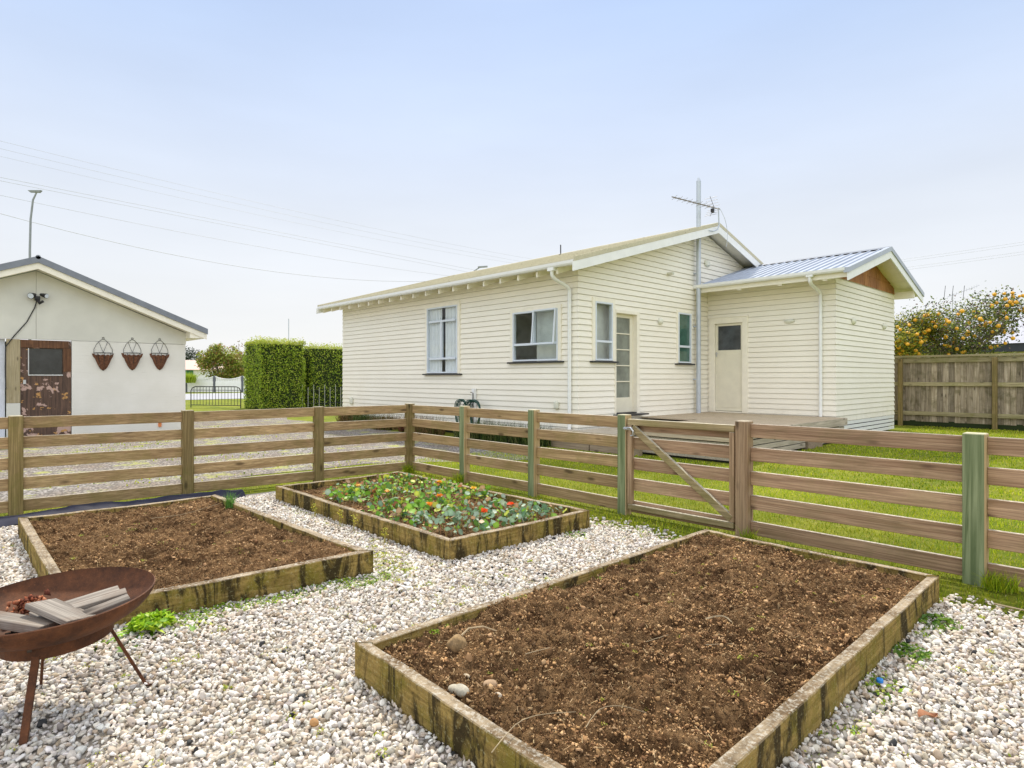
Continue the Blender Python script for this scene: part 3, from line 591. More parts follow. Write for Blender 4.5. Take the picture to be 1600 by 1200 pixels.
# gable wall: u range by roof
yl = lambda z: max(9.29, YR-(ZR-0.15-z)/SL); yr = lambda z: min(18.89, YR+(ZR-0.15-z)/SL)
W3 = (9.70, 10.44, 1.70, 3.0); W4 = (12.83, 13.50, 1.70, 2.96); DR = (10.45, 11.32, 0.58, 2.80)
mb = boards(G, yl, yr, 0.12, 4.99, [W3, W4, DR], 1, 0); mb.build('gable_wall', M['cream'], house)
W1 = (-13.16, -11.72, 1.46, 3.22); W2 = (-9.93, -8.42, 1.70, 2.86)
mb = boards(Lw, lambda z: -17.62, lambda z: -8.0, 0.12, 3.67, [W1, W2], 0, 1); mb.build('long_wall', M['cream'], house)
mb = boards(Af, lambda z: -7.99, lambda z: -4.96, 0.40, 3.70, [(-7.90, -6.93, 0.4, 2.84)], 0, 1, 0.03); mb.build('lean_to_wall', M['cream'], house)
mb = boards(Ae, lambda z: 14.29, lambda z: 18.43, 0.375, 3.545, [], 1, 1, 0.03); mb.build('lean_to_end_wall', M['cream'], house)
b = MB(); b.box(-17.6, -17.59, 9.30, 18.88, 0.1, 3.48); b.box(-17.6, -8.05, 18.87, 18.88, 0.1, 3.48); b.box(-17.6, -8.02, 9.32, 18.86, 0.48, 0.5); b.build('inner_shell', M['cream_trim'], house)
b = MB(); b.box(-7.99, -5.0, 18.40, 18.41, 0.3, 3.5); b.build('lean_to_back_wall', M['cream_trim'], house)
b = MB()
for k in range(4): b.box(-4.962, -4.945, 14.30, 18.43, 0.02+k*0.095, 0.095+k*0.095)
b.build('base_slats', M['white'], house)
b = MB(); b.box(-17.62, -8.0, 9.40, 18.8, -0.02, 0.13); b.box(-8.0, -5.05, 14.40, 18.3, -0.02, 0.36); b.build('foundation', M['dark'], house)
# main roof in stepped courses
X0, X1 = -18.12, -7.60
b = MB(); n = 15; ye0, ye1 = 8.72, 2*YR-8.72
for sgn in (-1, 1):
    for k in range(n):
        t0, t1 = k/n, (k+1)/n; a = YR+sgn*(YR-ye0)*(1-t0); c = YR+sgn*(YR-ye0)*(1-t1)
        za, zc = rooftop(a)+0.014, rooftop(c)-0.004
        q = [(X0, a, za), (X1, a, za), (X1, c, zc), (X0, c, zc)]; b.poly(q if sgn < 0 else q[::-1])
        q = [(X0, a, za-0.03), (X1, a, za-0.03), (X1, a, za), (X0, a, za)]; b.poly(q if sgn < 0 else q[::-1])
    a = ye0 if sgn < 0 else ye1
    b.hexa([(X0, a, rooftop(a)-0.05), (X1, a, rooftop(a)-0.05), (X1, YR, ZR-0.05), (X0, YR, ZR-0.05), (X0, a, rooftop(a)-0.02), (X1, a, rooftop(a)-0.02), (X1, YR, ZR-0.02), (X0, YR, ZR-0.02)] if sgn < 0 else
           [(X0, YR, ZR-0.05), (X1, YR, ZR-0.05), (X1, a, rooftop(a)-0.05), (X0, a, rooftop(a)-0.05), (X0, YR, ZR-0.02), (X1, YR, ZR-0.02), (X1, a, rooftop(a)-0.02), (X0, a, rooftop(a)-0.02)])
b.tube([(X0, YR, ZR-0.01), (X1, YR, ZR-0.01)], 0.05, 8)
rf = b.build('roof', M['roof_tile'], house)
# tile-coloured barge cover
for X in (X1, X0-0.03):
    b = MB()
    for sgn in (-1, 1):
        a = YR+sgn*(YR-8.70); P = [(X, a, rooftop(a)-0.045), (X+0.03, a, rooftop(a)-0.045), (X+0.03, YR, ZR-0.045), (X, YR, ZR-0.045)]; T = [(x, y, z+0.085) for x, y, z in P]
        b.hexa(P+T if sgn < 0 else P[::-1]+T[::-1])
    b.build('barge_capping', M['roof_tile'], house)
for X, nm in ((X1+0.004, 'barge_board'), (X0-0.03, 'barge_board')):
    for sgn in (-1, 1):
        b = MB(); a = YR+sgn*(YR-8.66); P = [(X, a, rooftop(a)-0.225), (X+0.022, a, rooftop(a)-0.225), (X+0.022, YR, ZR-0.225), (X, YR, ZR-0.225)]; T = [(x, y, z+0.178) for x, y, z in P]
        b.hexa(P+T if sgn < 0 else P[::-1]+T[::-1]); b.build(nm, M['white'], house)
# soffits: sloped boards under the roof at eave and gable
b = MB()
for sgn in (-1, 1):
    a = YR+sgn*(YR-8.80); P = [(X0, a, under(a)+0.085), (X1, a, under(a)+0.085), (X1, YR, ZR-0.075), (X0, YR, ZR-0.075)]; b.poly(P); 
b.build('soffit', M['cream_trim'], house)
x = X0+0.12
while x < X1-0.1:
    b = MB(); y0, y1 = 8.80, 9.31; b.hexa([(x, y0, under(y0)-0.085), (x+0.045, y0, under(y0)-0.085), (x+0.045, y1, under(y1)-0.07), (x, y1, under(y1)-0.07), (x, y0, under(y0)+0.08), (x+0.045, y0, under(y0)+0.08), (x+0.045, y1, under(y1)+0.08), (x, y1, under(y1)+0.08)])
    b.build('rafter_tail', M['cream_trim'], house); x += 0.548
b = MB(); b.box(X0+0.02, X1-0.005, 8.80, 8.82, 3.485, 3.575); b.build('fascia', M['cream_trim'], house)
def gutter(mb, x0, x1, yo, z):
    pr = [(0.0, 0.0), (-0.02, -0.035), (-0.05, -0.055), (-0.085, -0.05), (-0.105, -0.02), (-0.11, 0.035), (-0.098, 0.035), (-0.095, -0.012), (-0.08, -0.035), (-0.05, -0.04), (-0.015, -0.02)]
    i = len(mb.v); mb.v += [(x0, yo+a, z+c) for a, c in pr]+[(x1, yo+a, z+c) for a, c in pr]; n = len(pr)
    for k in range(n-1): mb.f.append((i+k, i+k+1, i+n+k+1, i+n+k)); mb.mi.append(0)
    mb.f.append(tuple(i+k for k in range(n))); mb.f.append(tuple(i+n+k for k in range(n))[::-1]); mb.mi += [0, 0]
b = MB(); gutter(b, X0-0.02, X1-0.01, 8.80, 3.535); b.build('gutter', M['white'], house)
b = MB(); b.box(-8.28, -8.12, 8.70, 8.80, 3.43, 3.49); b.tube([(-8.2, 8.75, 3.45), (-8.2, 8.75, 3.35), (-8.185, 8.82, 3.28), (-8.165, 9.15, 3.17), (-8.16, 9.215, 3.10), (-8.16, 9.215, 0.1)], 0.037, 10); b.build('downpipe', M['white'], house, smooth=True)
# windows
def window(wf, u0, u1, z0, z1, bars, tr=0.085, sill=True, opened=None, room=None, lim=(-99, 99), curtain=False, gl='glass'):
    fr = MB(); D0, D1 = -0.03, 0.05
    # outer trim
    for (a, c, e, f) in ((u0, u0+tr, z0, z1), (u1-tr, u1, z0, z1), (u0+tr, u1-tr, z1-tr, z1)): wf.box(fr, a, c, D0, D1-0.008, e, f)
    f = fr.build('window_frame', M['cream_trim'], house, mod=0.003)
    a0, a1, b0, b1 = u0+tr, u1-tr, z0+0.01, z1-tr; al = MB(); w = 0.035
    wf.box(al, a0, a0+w, D0, D1, b0, b1); wf.box(al, a1-w, a1, D0, D1, b0, b1); wf.box(al, a0+w, a1-w, D0, D1, b0, b0+w); wf.box(al, a0+w, a1-w, D0, D1, b1-w, b1)
    for (q0, q1, r0, r1) in bars: wf.box(al, q0, q1, D0+0.01, D1-0.004, r0, r1)
    al.build('sash', M['alu'], f, mod=0.003)
    gm = MB(); gm.poly([wf.p(a0+w, 0.012, b0+w), wf.p(a1-w, 0.012, b0+w), wf.p(a1-w, 0.012, b1-w), wf.p(a0+w, 0.012, b1-w)]); gm.build('pane', M[gl], f)
    if sill:
        sm = MB(); wf.box(sm, u0-0.06, u1+0.06, 0.0, 0.085, z0-0.035, z0-0.002); sm.build('sill', M['sill'], f, mod=0.003)
    if room:
        rm = MB(); d = room; l0_, l1_ = max(a0-0.9, lim[0]), min(a1+0.9, lim[1]); q = [(l0_, -d), (l1_, -d), (l1_, -0.14), (l0_, -0.14)]; zb, zt_ = b0-0.5, b1+0.15
        rm.poly([wf.p(q[0][0], q[0][1], zb), wf.p(q[1][0], q[1][1], zb), wf.p(q[1][0], q[1][1], zt_), wf.p(q[0][0], q[0][1], zt_)])
        rm.poly([wf.p(q[1][0], q[1][1], zb), wf.p(q[2][0], q[2][1], zb), wf.p(q[2][0], q[2][1], zt_), wf.p(q[1][0], q[1][1], zt_)])
        rm.poly([wf.p(q[3][0], q[3][1], zb), wf.p(q[0][0], q[0][1], zb), wf.p(q[0][0], q[0][1], zt_), wf.p(q[3][0], q[3][1], zt_)])
        rm.poly([wf.p(u, d_, zb) for u, d_ in q]); rm.poly([wf.p(u, d_, zt_) for u, d_ in q]); rm.build('room_interior', M['interior'], f)
        if not curtain:
            cm = MB(); wf.box(cm, a0+0.05, a0+0.55, -d+0.02, -d+0.35, zb, b0+0.25); wf.box(cm, a0+0.75, min(a1+0.5, l1_-0.02), -d+0.02, -d+0.32, b1-0.42, b1+0.1); cm.build('cupboard', M['curtain'], f); cm = MB(); wf.box(cm, a0+0.62, a0+0.80, -d+0.01, -d+0.05, zb, b1-0.3); cm.build('doorway', M['sleeper'], f)
    if curtain:
        for (c0, c1) in ((a0+0.02, (a0+a1)/2-0.09), ((a0+a1)/2+0.06, a1-0.02)):
            cm = MB(); n = 60; pr = [(c0+(c1-c0)*i/n, -0.045+0.016*math.sin(i*0.95)+0.007*math.sin(i*2.3)) for i in range(n+1)]
            for i in range(n): cm.poly([wf.p(pr[i][0], pr[i][1], b0), wf.p(pr[i+1][0], pr[i+1][1], b0), wf.p(pr[i+1][0], pr[i+1][1], b1), wf.p(pr[i][0], pr[i][1], b1)])
            cm.build('curtain', M['curtain'], f)
    if opened:
        o0, o1, r0, r1 = opened; om = MB(); sw = 0.07; w = 0.03
        def pt(u, z, dd): t = (r1-z)/(r1-r0); return wf.p(u, 0.055+dd+sw*t, z)
        def bar(ua, ub, za, zb): om.hexa([pt(ua, za, 0), pt(ub, za, 0), pt(ub, za, 0.03), pt(ua, za, 0.03), pt(ua, zb, 0), pt(ub, zb, 0), pt(ub, zb, 0.03), pt(ua, zb, 0.03)])
        bar(o0, o0+w, r0, r1); bar(o1-w, o1, r0, r1); bar(o0+w, o1-w, r0, r0+w); bar(o0+w, o1-w, r1-w, r1); om.build('open_sash', M['alu'], f, mod=0.002)
        pm = MB(); pm.poly([pt(o0+w, r0+w, 0.012), pt(o1-w, r0+w, 0.012), pt(o1-w, r1-w, 0.012), pt(o0+w, r1-w, 0.012)]); pm.build('open_pane', M[gl], f)
    return f
window(Lw, *W1, [(-12.99, -11.9, 2.75, 2.80), (-12.50, -12.44, 1.86, 2.75), (-12.99, -11.9, 1.81, 1.86)], room=1.4, curtain=True)
window(Lw, *W2, [(-9.80, -8.55, 2.045, 2.095), (-9.24, -9.18, 2.095, 2.74)], room=1.6, lim=(-11, -8.2), opened=(-9.18, -8.53, 2.05, 2.78))
window(G, *W3, [(9.8, 10.34, 2.08, 2.125)], room=1.3, lim=(9.45, 10.47))
window(G, *W4, [(12.93, 13.4, 2.08, 2.13)], tr=0.05, gl='green_glass')
# house door (recessed glazed leaf)
dt = MB(); y0, y1, z0, z1 = DR
G.box(dt, y0, y0+0.03, -0.12, 0.04, z0, z1); G.box(dt, y1-0.10, y1, -0.12, 0.04, z0, z1); G.box(dt, y0+0.03, y1-0.10, -0.12, 0.04, z1-0.07, z1)
door = dt.build('door_frame', M['cream_trim'], house, mod=0.003)
dl = MB(); a, c = y0+0.03, y1-0.10; G.box(dl, a, a+0.10, -0.115, -0.07, z0+0.03, z1-0.07); G.box(dl, c-0.11, c, -0.115, -0.07, z0+0.03, z1-0.07); G.box(dl, a+0.10, c-0.11, -0.115, -0.07, z0+0.03, 0.93); G.box(dl, a+0.10, c-0.11, -0.115, -0.07, 2.65, z1-0.07)
for k in range(1, 5): zz = 0.93+k*(2.65-0.93)/5; G.box(dl, a+0.10, c-0.11, -0.113, -0.072, zz-0.012, zz+0.012)
dl.build('door_leaf', M['tapedoor'], door, mod=0.003)
pn = MB(); G.box(pn, a+0.10, c-0.11, -0.095, -0.09, 0.93, 2.65); pn.build('pane', M['obscure'], door)
st = MB(); G.box(st, y0-0.06, y1+0.12, 0.02, 0.20, z0-0.03, z0); G.box(st, y0+0.02, y1-0.1, -0.12, 0.03, z0, z0+0.028); st.build('threshold', M['sill'], door, mod=0.004)
# lean-to door
dt = MB(); Af.box(dt, -7.93, -7.78, -0.02, 0.045, 0.5, 2.84); Af.box(dt, -7.06, -6.92, -0.02, 0.045, 0.5, 2.84); Af.box(dt, -7.78, -7.06, -0.02, 0.045, 2.70, 2.84); Af.box(dt, -7.97, -6.90, 0.0, 0.055, 2.84, 2.86)
door = dt.build('door_frame', M['cream_trim'], house, mod=0.003)
dl = MB(); Af.box(dl, -7.775, -7.065, -0.05, 0.0, 0.54, 2.04); Af.box(dl, -7.775, -7.715, -0.05, 0.0, 2.04, 2.695); Af.box(dl, -7.115, -7.065, -0.05, 0.0, 2.04, 2.695); Af.box(dl, -7.715, -7.115, -0.05, 0.0, 2.64, 2.695)
Af.box(dl, -7.70, -7.13, 0.0, 0.006, 0.62, 1.95); dl.build('door_leaf', M['tapedoor'], door, mod=0.003)
pn = MB(); Af.box(pn, -7.715, -7.115, -0.03, -0.025, 2.04, 2.64); pn.build('pane', M['dark_glass'], door)
kb = MB(); Af.box(kb, -7.76, -7.735, 0.002, 0.01, 1.88, 2.0); kb.tube([Af.p(-7.748, 0.01, 1.955), Af.p(-7.748, 0.05, 1.955), Af.p(-7.68, 0.055, 1.955)], 0.009, 8); kb.build('handle', M['steel'], door)
b = MB(); Af.box(b, -7.80, -7.05, 0.0, 0.06, 0.5, 0.53); b.build('threshold', M['cream_trim'], door)
# lean-to roof (ribbed steel)
YA, ZA = 16.37, 4.40; lr = lambda y: ZA-0.294*abs(y-YA)
b = MB(); xs = []; x = -8.03
prof = []
while x < -4.52:
    prof += [(x, 0.0), (x+0.145, 0.0), (x+0.16, 0.028), (x+0.185, 0.028)]; x += 0.2
for sgn in (-1, 1):
    a = YA+sgn*(YA-13.58); i = len(b.v); n = len(prof)
    b.v += [(px, a, lr(a)+pz) for px, pz in prof]+[(px, YA, ZA+pz) for px, pz in prof]
    for k in range(n-1): b.f.append((i+k, i+k+1, i+n+k+1, i+n+k) if sgn < 0 else (i+k, i+n+k, i+n+k+1, i+k+1)); b.mi.append(0)
b.build('lean_to_roof', M['corr'], house)
b = MB()
for sgn in (-1, 1):
    a = YA+sgn*0.16; P = [(-8.02, a, lr(a)+0.03), (-4.47, a, lr(a)+0.03), (-4.47, YA, ZA+0.045), (-8.02, YA, ZA+0.045)]; b.poly(P if sgn < 0 else P[::-1])
b.build('ridge_capping', M['corr_dark'], house)
for sgn in (-1, 1):
    b = MB(); a = YA+sgn*(YA-13.56); P = [(-4.55, a, lr(a)-0.065), (-4.44, a, lr(a)-0.065), (-4.44, YA, ZA-0.065), (-4.55, YA, ZA-0.065)]; T = [(x_, y_, z_+0.105) for x_, y_, z_ in P]
    b.hexa(P+T if sgn < 0 else P[::-1]+T[::-1]); b.build('barge_flashing', M['corr'], house)
    b = MB(); a = YA+sgn*(YA-13.58); P = [(-4.49, a, lr(a)-0.235), (-4.462, a, lr(a)-0.235), (-4.462, YA, ZA-0.235), (-4.49, YA, ZA-0.235)]; T = [(x_, y_, z_+0.165) for x_, y_, z_ in P]
    b.hexa(P+T if sgn < 0 else P[::-1]+T[::-1]); b.build('barge_board', M['white'], house)
b = MB()
for sgn in (-1, 1):
    a = YA+sgn*(YA-13.66); P = [(-8.0, a, lr(a)-0.09), (-4.49, a, lr(a)-0.09), (-4.49, YA, ZA-0.09), (-8.0, YA, ZA-0.09)]; b.poly(P)
b.build('lean_to_soffit', M['cream_trim'], house)
b = MB(); gutter(b, -8.0, -4.53, 13.66, 3.585); b.build('gutter', M['white'], house); b = MB(); b.box(-8.0, -4.5, 13.66, 13.68, 3.43, 3.57); b.build('fascia', M['cream_trim'], house)
for x in (-6.9, -5.95, -5.0):
    b = MB(); b.hexa([(x, 13.68, 3.40), (x+0.09, 13.68, 3.40), (x+0.09, 14.28, 3.52), (x, 14.28, 3.52), (x, 13.68, 3.48), (x+0.09, 13.68, 3.48), (x+0.09, 14.28, 3.62), (x, 14.28, 3.62)]); b.build('rafter_tail', M['cream_trim'], house)
b = MB(); b.hexa([(-4.96, 18.43, 3.42), (-4.50, 18.43, 3.42), (-4.50, 18.52, 3.42), (-4.96, 18.52, 3.42), (-4.96, 18.43, 3.60), (-4.50, 18.43, 3.60), (-4.50, 18.52, 3.60), (-4.96, 18.52, 3.60)]); b.build('soffit_bracket', M['cream_trim'], house)
b = MB(); b.box(-5.30, -5.16, 13.555, 13.655, 3.50, 3.535); b.tube([(-5.23, 13.60, 3.52), (-5.23, 13.60, 3.42), (-5.235, 13.68, 3.36), (-5.24, 14.12, 3.25), (-5.24, 14.215, 3.18), (-5.24, 14.215, 0.5)], 0.037, 10); b.build('downpipe', M['white'], house, smooth=True)
# cedar shingle gable
b = MB(); zb = 3.545
def shing(za, zb_, d):
    y = 14.30
    while y < 18.43:
        w = random.uniform(0.14, 0.28); y2 = min(y+w, 18.43)
        yy = [(y, min(zb_, lr(y)-0.10)), (y2-0.004, min(zb_, lr(y2)-0.10))]
        if max(q[1] for q in yy) > za+0.01: dd = d+random.uniform(0, 0.006); z_a = max(za, 3.545); b.hexa([Ae.p(y, 0, za), Ae.p(y2-0.004, 0, za), Ae.p(y2-0.004, dd+0.012, za), Ae.p(y, dd+0.012, za), Ae.p(y, 0, max(yy[0][1], za+0.002)), Ae.p(y2-0.004, 0, max(yy[1][1], za+0.002)), Ae.p(y2-0.004, dd, max(yy[1][1], za+0.002)), Ae.p(y, dd, max(yy[0][1], za+0.002))])
        y = y2
shing(3.545, 3.80, 0.016); shing(3.80, 4.08, 0.010); shing(4.08, 4.40, 0.004); b.build('shingle_gable', M['cedar'], house)
b = MB(); G.box(b, 13.98, 14.2, 0.0, 0.01, 3.6, 3.63); b.build('flashing', M['corr_dark'], house)
# fittings
def fitting(name, wf, u, z, w, h, d, mat='plastic', sm=False):
    b = MB(); wf.box(b, u-w/2, u+w/2, 0.0, d, z-h/2, z+h/2); return b.build(name, M[mat], house, mod=min(w, h)*0.25)
fitting('vent_cover', G, 14.22, 4.24, 0.22, 0.17, 0.08); fitting('wall_bracket', G, 12.47, 3.78, 0.10, 0.06, 0.16)
def dome(name, wf, u, z, r, ex=1.0):
    b = MB(); c = Vector(wf.p(u, 0.01, z)); n, uu = wf.n, wf.u; i0 = len(b.v); k = 6; s = 14
    for a in range(k+1):
        th = a/k*math.pi/2
        for j in range(s): an = 2*math.pi*j/s; b.v.append(tuple(c+n*(r*0.9*math.sin(th)+0.01)+uu*(r*ex*math.cos(th)*math.cos(an))+Vector((0, 0, r*math.cos(th)*math.sin(an)))))
    for a in range(k):
        for j in range(s): j2 = (j+1) % s; b.f.append((i0+a*s+j, i0+a*s+j2, i0+(a+1)*s+j2, i0+(a+1)*s+j)); b.mi.append(0)
    b.build(name, M['plastic'], house, smooth=True)
dome('wall_light', G, 12.13, 2.65, 0.085, 1.0); dome('wall_light', Af, -5.94, 2.65, 0.055, 2.2); dome('wall_light', Ae, 15.31, 2.65, 0.085); dome('wall_light', Ae, 17.52, 2.66, 0.085)
fitting('meter_box', Lw, -8.55, 0.80, 0.13, 0.18, 0.08); fitting('meter_box', Lw, -17.0, 0.66, 0.14, 0.22, 0.10)
b = MB(); b.tube([(-12.835, YR, 5.06), (-12.835, YR, 5.16)], 0.06, 8); b.tube([(-12.835, YR, 5.1), (-12.835, YR, 5.46)], 0.018, 6); b.build('roof_vent', M['black_metal'], house)
# flue
b = MB(); b.tube([(-7.86, 13.62, 0.49), (-7.86, 13.62, 6.16)], 0.055, 12); b.tube([(-7.86, 13.62, 6.16), (-7.86, 13.62, 6.24)], [0.055, 0.02], 12)
for z in (1.3, 2.6, 3.9): b.box(-7.99, -7.86, 13.58, 13.66, z, z+0.03)
b.build('flue_pipe', M['grey_pipe'], house, smooth=True)
# ------------------------------------------------ tv antenna
ant = thing('tv_antenna', (-7.5, 13.93, 4.9), 'thin metal television antenna fixed to the peak of the main gable', 'antenna')
b = MB(); b.tube([(-7.56, 13.58, 4.90), (-7.50, 13.66, 4.88), (-7.5, 13.88, 4.96), (-7.5, 13.95, 5.08), (-7.5, 13.92, 5.50)], 0.016, 8); b.build('mast', M['grey_pipe'], ant)
b = MB(); A0 = Vector((-7.5, 13.97, 5.47)); A1 = Vector((-7.5, 11.87, 5.35)); b.tube([A0, A1], 0.012, 6); b.build('boom', M['bark'], ant)
b = MB()
for k in range(16):
    p = A0.lerp(A1, 0.2+0.8*k/16); r = 0.10-0.002*k; b = MB(); b.tube([p-Vector((r, 0, 0.04 if k % 2 else 0)), p+Vector((r, 0, 0.04 if k % 2 else 0))], 0.004, 4); b.build('element', M['bark'], ant)
b = MB(); p = A0.lerp(A1, 0.12)
for s_ in (-1, 1):
    for q in range(4): b.tube([p+Vector((-0.16, -0.02-0.05*q, s_*(0.04+0.055*q))), p+Vector((0.16, -0.02-0.05*q, s_*(0.04+0.055*q)))], 0.004, 4)
    b.tube([p, p+Vector((0, -0.2, s_*0.24))], 0.006, 4)
b.box(-7.53, -7.47, 13.6, 13.67, 5.33, 5.42); b.build('reflector', M['black_metal'], ant)
b = MB(); b.tube([(-7.5, 13.97+0.27*math.sin(t*math.pi/12)+0.02*t, 5.5-0.085*t+0.05*math.sin(t*0.5)) for t in range(11)], 0.006, 5); b.build('cable', M['grey_pipe'], ant)
# ------------------------------------------------ decks
dk = thing('timber_deck', (-6.4, 11.7, 0), 'raised timber deck beside the lean-to with grey slatted sides', 'deck')
b = MB(); y = 9.2
while y < 14.25:
    xl = -6.60 if y < 11.4 else -7.975; b.box(xl, -4.74, y, min(y+0.088, 14.265), 0.47, 0.495); y += 0.092
b.build('deck_boards', M['deck'], dk)
b = MB(); b.box(-6.62, -4.735, 9.17, 9.198, 0.33, 0.493); b.build('fascia_board', M['deck'], dk, mod=0.003)
b = MB(); b.box(-4.738, -4.71, 9.17, 14.27, 0.34, 0.493); b.build('fascia_board', M['skirt'], dk, mod=0.003)
b = MB()
for z in (0.03, 0.13, 0.23): b.box(-4.76, -4.735, 9.20, 12.1, z, z+0.085); b.box(-6.60, -4.77, 9.20, 9.22, z, z+0.085)
for z in (0.03, 0.13, 0.23): b.box(-4.80, -4.775, 12.9, 14.27, z, z+0.085)
b.build('skirt_slats', M['skirt'], dk)
b = MB(); b.box(-6.55, -4.85, 9.3, 14.2, -0.02, 0.44); b.build('bearers', M['dark'], dk); b = MB(); b.box(-4.90, -4.70, 12.15, 12.85, -0.01, 0.13); b.build('step_block', M['sleeper'], dk)
ld = thing('low_step_deck', (-7.4, 9.6, 0), 'low timber landing in front of the glazed house door', 'deck')
b = MB(); x = -8.55
while x < -6.66:
    b.box(x, x+0.088, 8.98, 11.35 if x > -7.97 else 9.25, 0.305, 0.33); x += 0.092
b.build('deck_boards', M['skirt'], ld); b = MB(); b.box(-8.57, -6.63, 8.95, 8.978, 0.24, 0.328); b.build('fascia_board', M['deck'], ld)
b = MB(); b.box(-8.9, -7.42, 8.92, 9.04, -0.02, 0.15); b.box(-7.40, -6.3, 8.92, 9.04, -0.02, 0.145); b.build('sleepers', M['sleeper'], ld, mod=0.006)
b = MB(); b.box(-8.5, -6.65, 9.06, 9.24, -0.01, 0.29); b.build('bearers', M['dark'], ld)
# ------------------------------------------------ hose
b = MB(); b.box(-11.19, -11.10, 9.19, 9.26, 0.0, 1.10); hs = thing('hose_stand', (-11.15, 9.2, 0), 'white stake with a tap against the long wall, carrying the hose', 'tap stand')
b.build('stake', M['white'], hs); b = MB(); b.tube([(-11.12, 9.17, 0.2), (-11.12, 9.17, 1.0), (-11.12, 9.10, 1.02)], 0.012, 6); b.build('tap_pipe', M['bark'], hs)
b = MB()
for (cx, w, n) in ((-11.42, 0.22, 6), (-10.95, 0.30, 9)):
    for k in range(n):
        rw = w*(0.55+0.5*k/n); top = 0.82+0.02*(k % 3); y = 9.12-0.018*k; P = []
        for t in range(20): an = 2*math.pi*t/19; P.append((cx+rw*math.cos(an)+random.uniform(-.008, .008), y+0.02*math.sin(an*2), top-0.34+0.36*math.sin(an)+0.03*math.cos(an*2)))
        b.tube(P, 0.010, 6)
tag(b.build('garden_hose', M['hose'], None, smooth=True), 'dark green garden hose coiled in loops at the foot of the long wall', 'hose')
# ------------------------------------------------ tussocks and wall plants
def clump(name, x, y, z, n, h, r, cs, label, cat, group=None, w=0.012, lean=1.1):
    a = RG.random(n)*2*np.pi; q = RG.random(n)**0.7*r; P = np.stack([x+q*np.cos(a), y+q*np.sin(a)*0.7, np.full(n, z)], 1)
    V, F, C = blades(P, h*(0.5+0.7*RG.random(n)), w, pal(n, cs, 0.25), lean); return tag(npmesh(name, V, F, M['blade'], None, C), label, cat, group)
br = [(0.20, 0.12, 0.05), (0.10, 0.07, 0.03), (0.12, 0.14, 0.03), (0.30, 0.19, 0.08)]; gr = [(0.05, 0.09, 0.02), (0.10, 0.15, 0.03), (0.03, 0.05, 0.015), (0.22, 0.22, 0.08)]
rb = [(0.24, 0.09, 0.05), (0.12, 0.05, 0.03), (0.18, 0.12, 0.05)]
TUS = [(-16.4, 'at the far left end of the row under the long wall', br), (-15.3, 'second from the left in the row under the long wall', gr), (-14.2, 'third from the left in the row under the long wall', br), (-13.1, 'under the tall curtained window', rb),
       (-12.2, 'just left of the coiled hose, under the long wall', br), (-10.6, 'just right of the coiled hose', gr), (-10.0, 'under the left side of the wide open window', gr), (-9.3, 'under the right side of the wide open window', gr), (-8.75, 'at the left end of the low step deck', gr)]
for x, wh, c in TUS: clump('tussock', x, 8.78+random.uniform(-0.1, 0.1), 0.0, 900, 0.42, 0.45, c, ('reddish brown' if c is rb else 'brown' if c is br else 'dark green')+' grassy tussock '+wh, 'plant', 'tussocks planted along the long wall')
# ------------------------------------------------ garage
gar = thing('garage', (-20.8, 1.69, 0), 'pale painted garage with a slate grey gable roof behind the left fence', 'garage')
XG = -17.73; Gg = WF((0, 1, 0), (1, 0, 0), (XG, 0, 0)); ag = 1.69; zg = 4.06; sg_ = 0.405; groof = lambda y: zg-sg_*abs(y-ag)
def gwall():
    t = NT('garage_paint'); v = t.mapping((1, 1, 1), rnd=False); n = t.noise(t.mapping((1, 1.2, 14), rnd=False), 1.6, 6, 0.65); n2 = t.noise(v, 1.3, 4)
    col = t.mix(t.ramp(n2, [(0.35, 0), (0.7, 1)]), (0.74, 0.725, 0.66), (0.82, 0.805, 0.75)); col = t.mix(t.ramp(n, [(0.62, 0), (0.72, 0.4)]), col, (0.50, 0.48, 0.42))
    t.bump(n, 0.4, 0.008); return t.done(col, 0.7, 0, 0.25)
M['garage'] = gwall(); M['panel'] = plain('fibre_cement_panel', (0.68, 0.675, 0.60), 0.7, var=0.1, scale=1.2)
b = MB(); Gg.box(b, 2.36, 4.82, -0.1, 0.0, 0, 2.23); b.box(-24, XG-0.1, 4.72, 4.82, 0, 2.45); b.box(-24, -23.9, -1.44, 4.72, 0, 2.45); b.box(-24, XG-0.1, -1.44, -1.34, 0, 2.45); b.build('wall', M['garage'], gar)
b = MB(); hz = 2.237
for (ya, yb) in ((-1.42, ag-0.003), (ag+0.003, 4.83)):
    za, zb = groof(ya)-0.26, groof(yb)-0.26; b.hexa([Gg.p(ya, -0.1, hz), Gg.p(yb, -0.1, hz), Gg.p(yb, 0.012, hz), Gg.p(ya, 0.012, hz), Gg.p(ya, -0.1, za), Gg.p(yb, -0.1, zb), Gg.p(yb, 0.012, zb), Gg.p(ya, 0.012, za)])
b.build('gable_panel', M['panel'], gar)
b = MB()
for sgn in (-1, 1):
    a = ag+sgn*3.56; P = [(-24.4, a, groof(a)), (-17.33, a, groof(a)), (-17.33, ag, zg), (-24.4, ag, zg)]; T = [(x_, y_, z_-0.04) for x_, y_, z_ in P]; b.hexa(T+P if sgn < 0 else T[::-1]+P[::-1])
    Q = [(-17.34, a, groof(a)-0.12), (-17.31, a, groof(a)-0.12), (-17.31, ag, zg-0.12), (-17.34, ag, zg-0.12)]; T = [(x_, y_, z_+0.145) for x_, y_, z_ in Q]; b.hexa(Q+T if sgn < 0 else Q[::-1]+T[::-1])
b.tube([(-24.4, ag, zg), (-17.31, ag, zg)], 0.05, 8); b.build('roof', M['corr_dark'], gar)
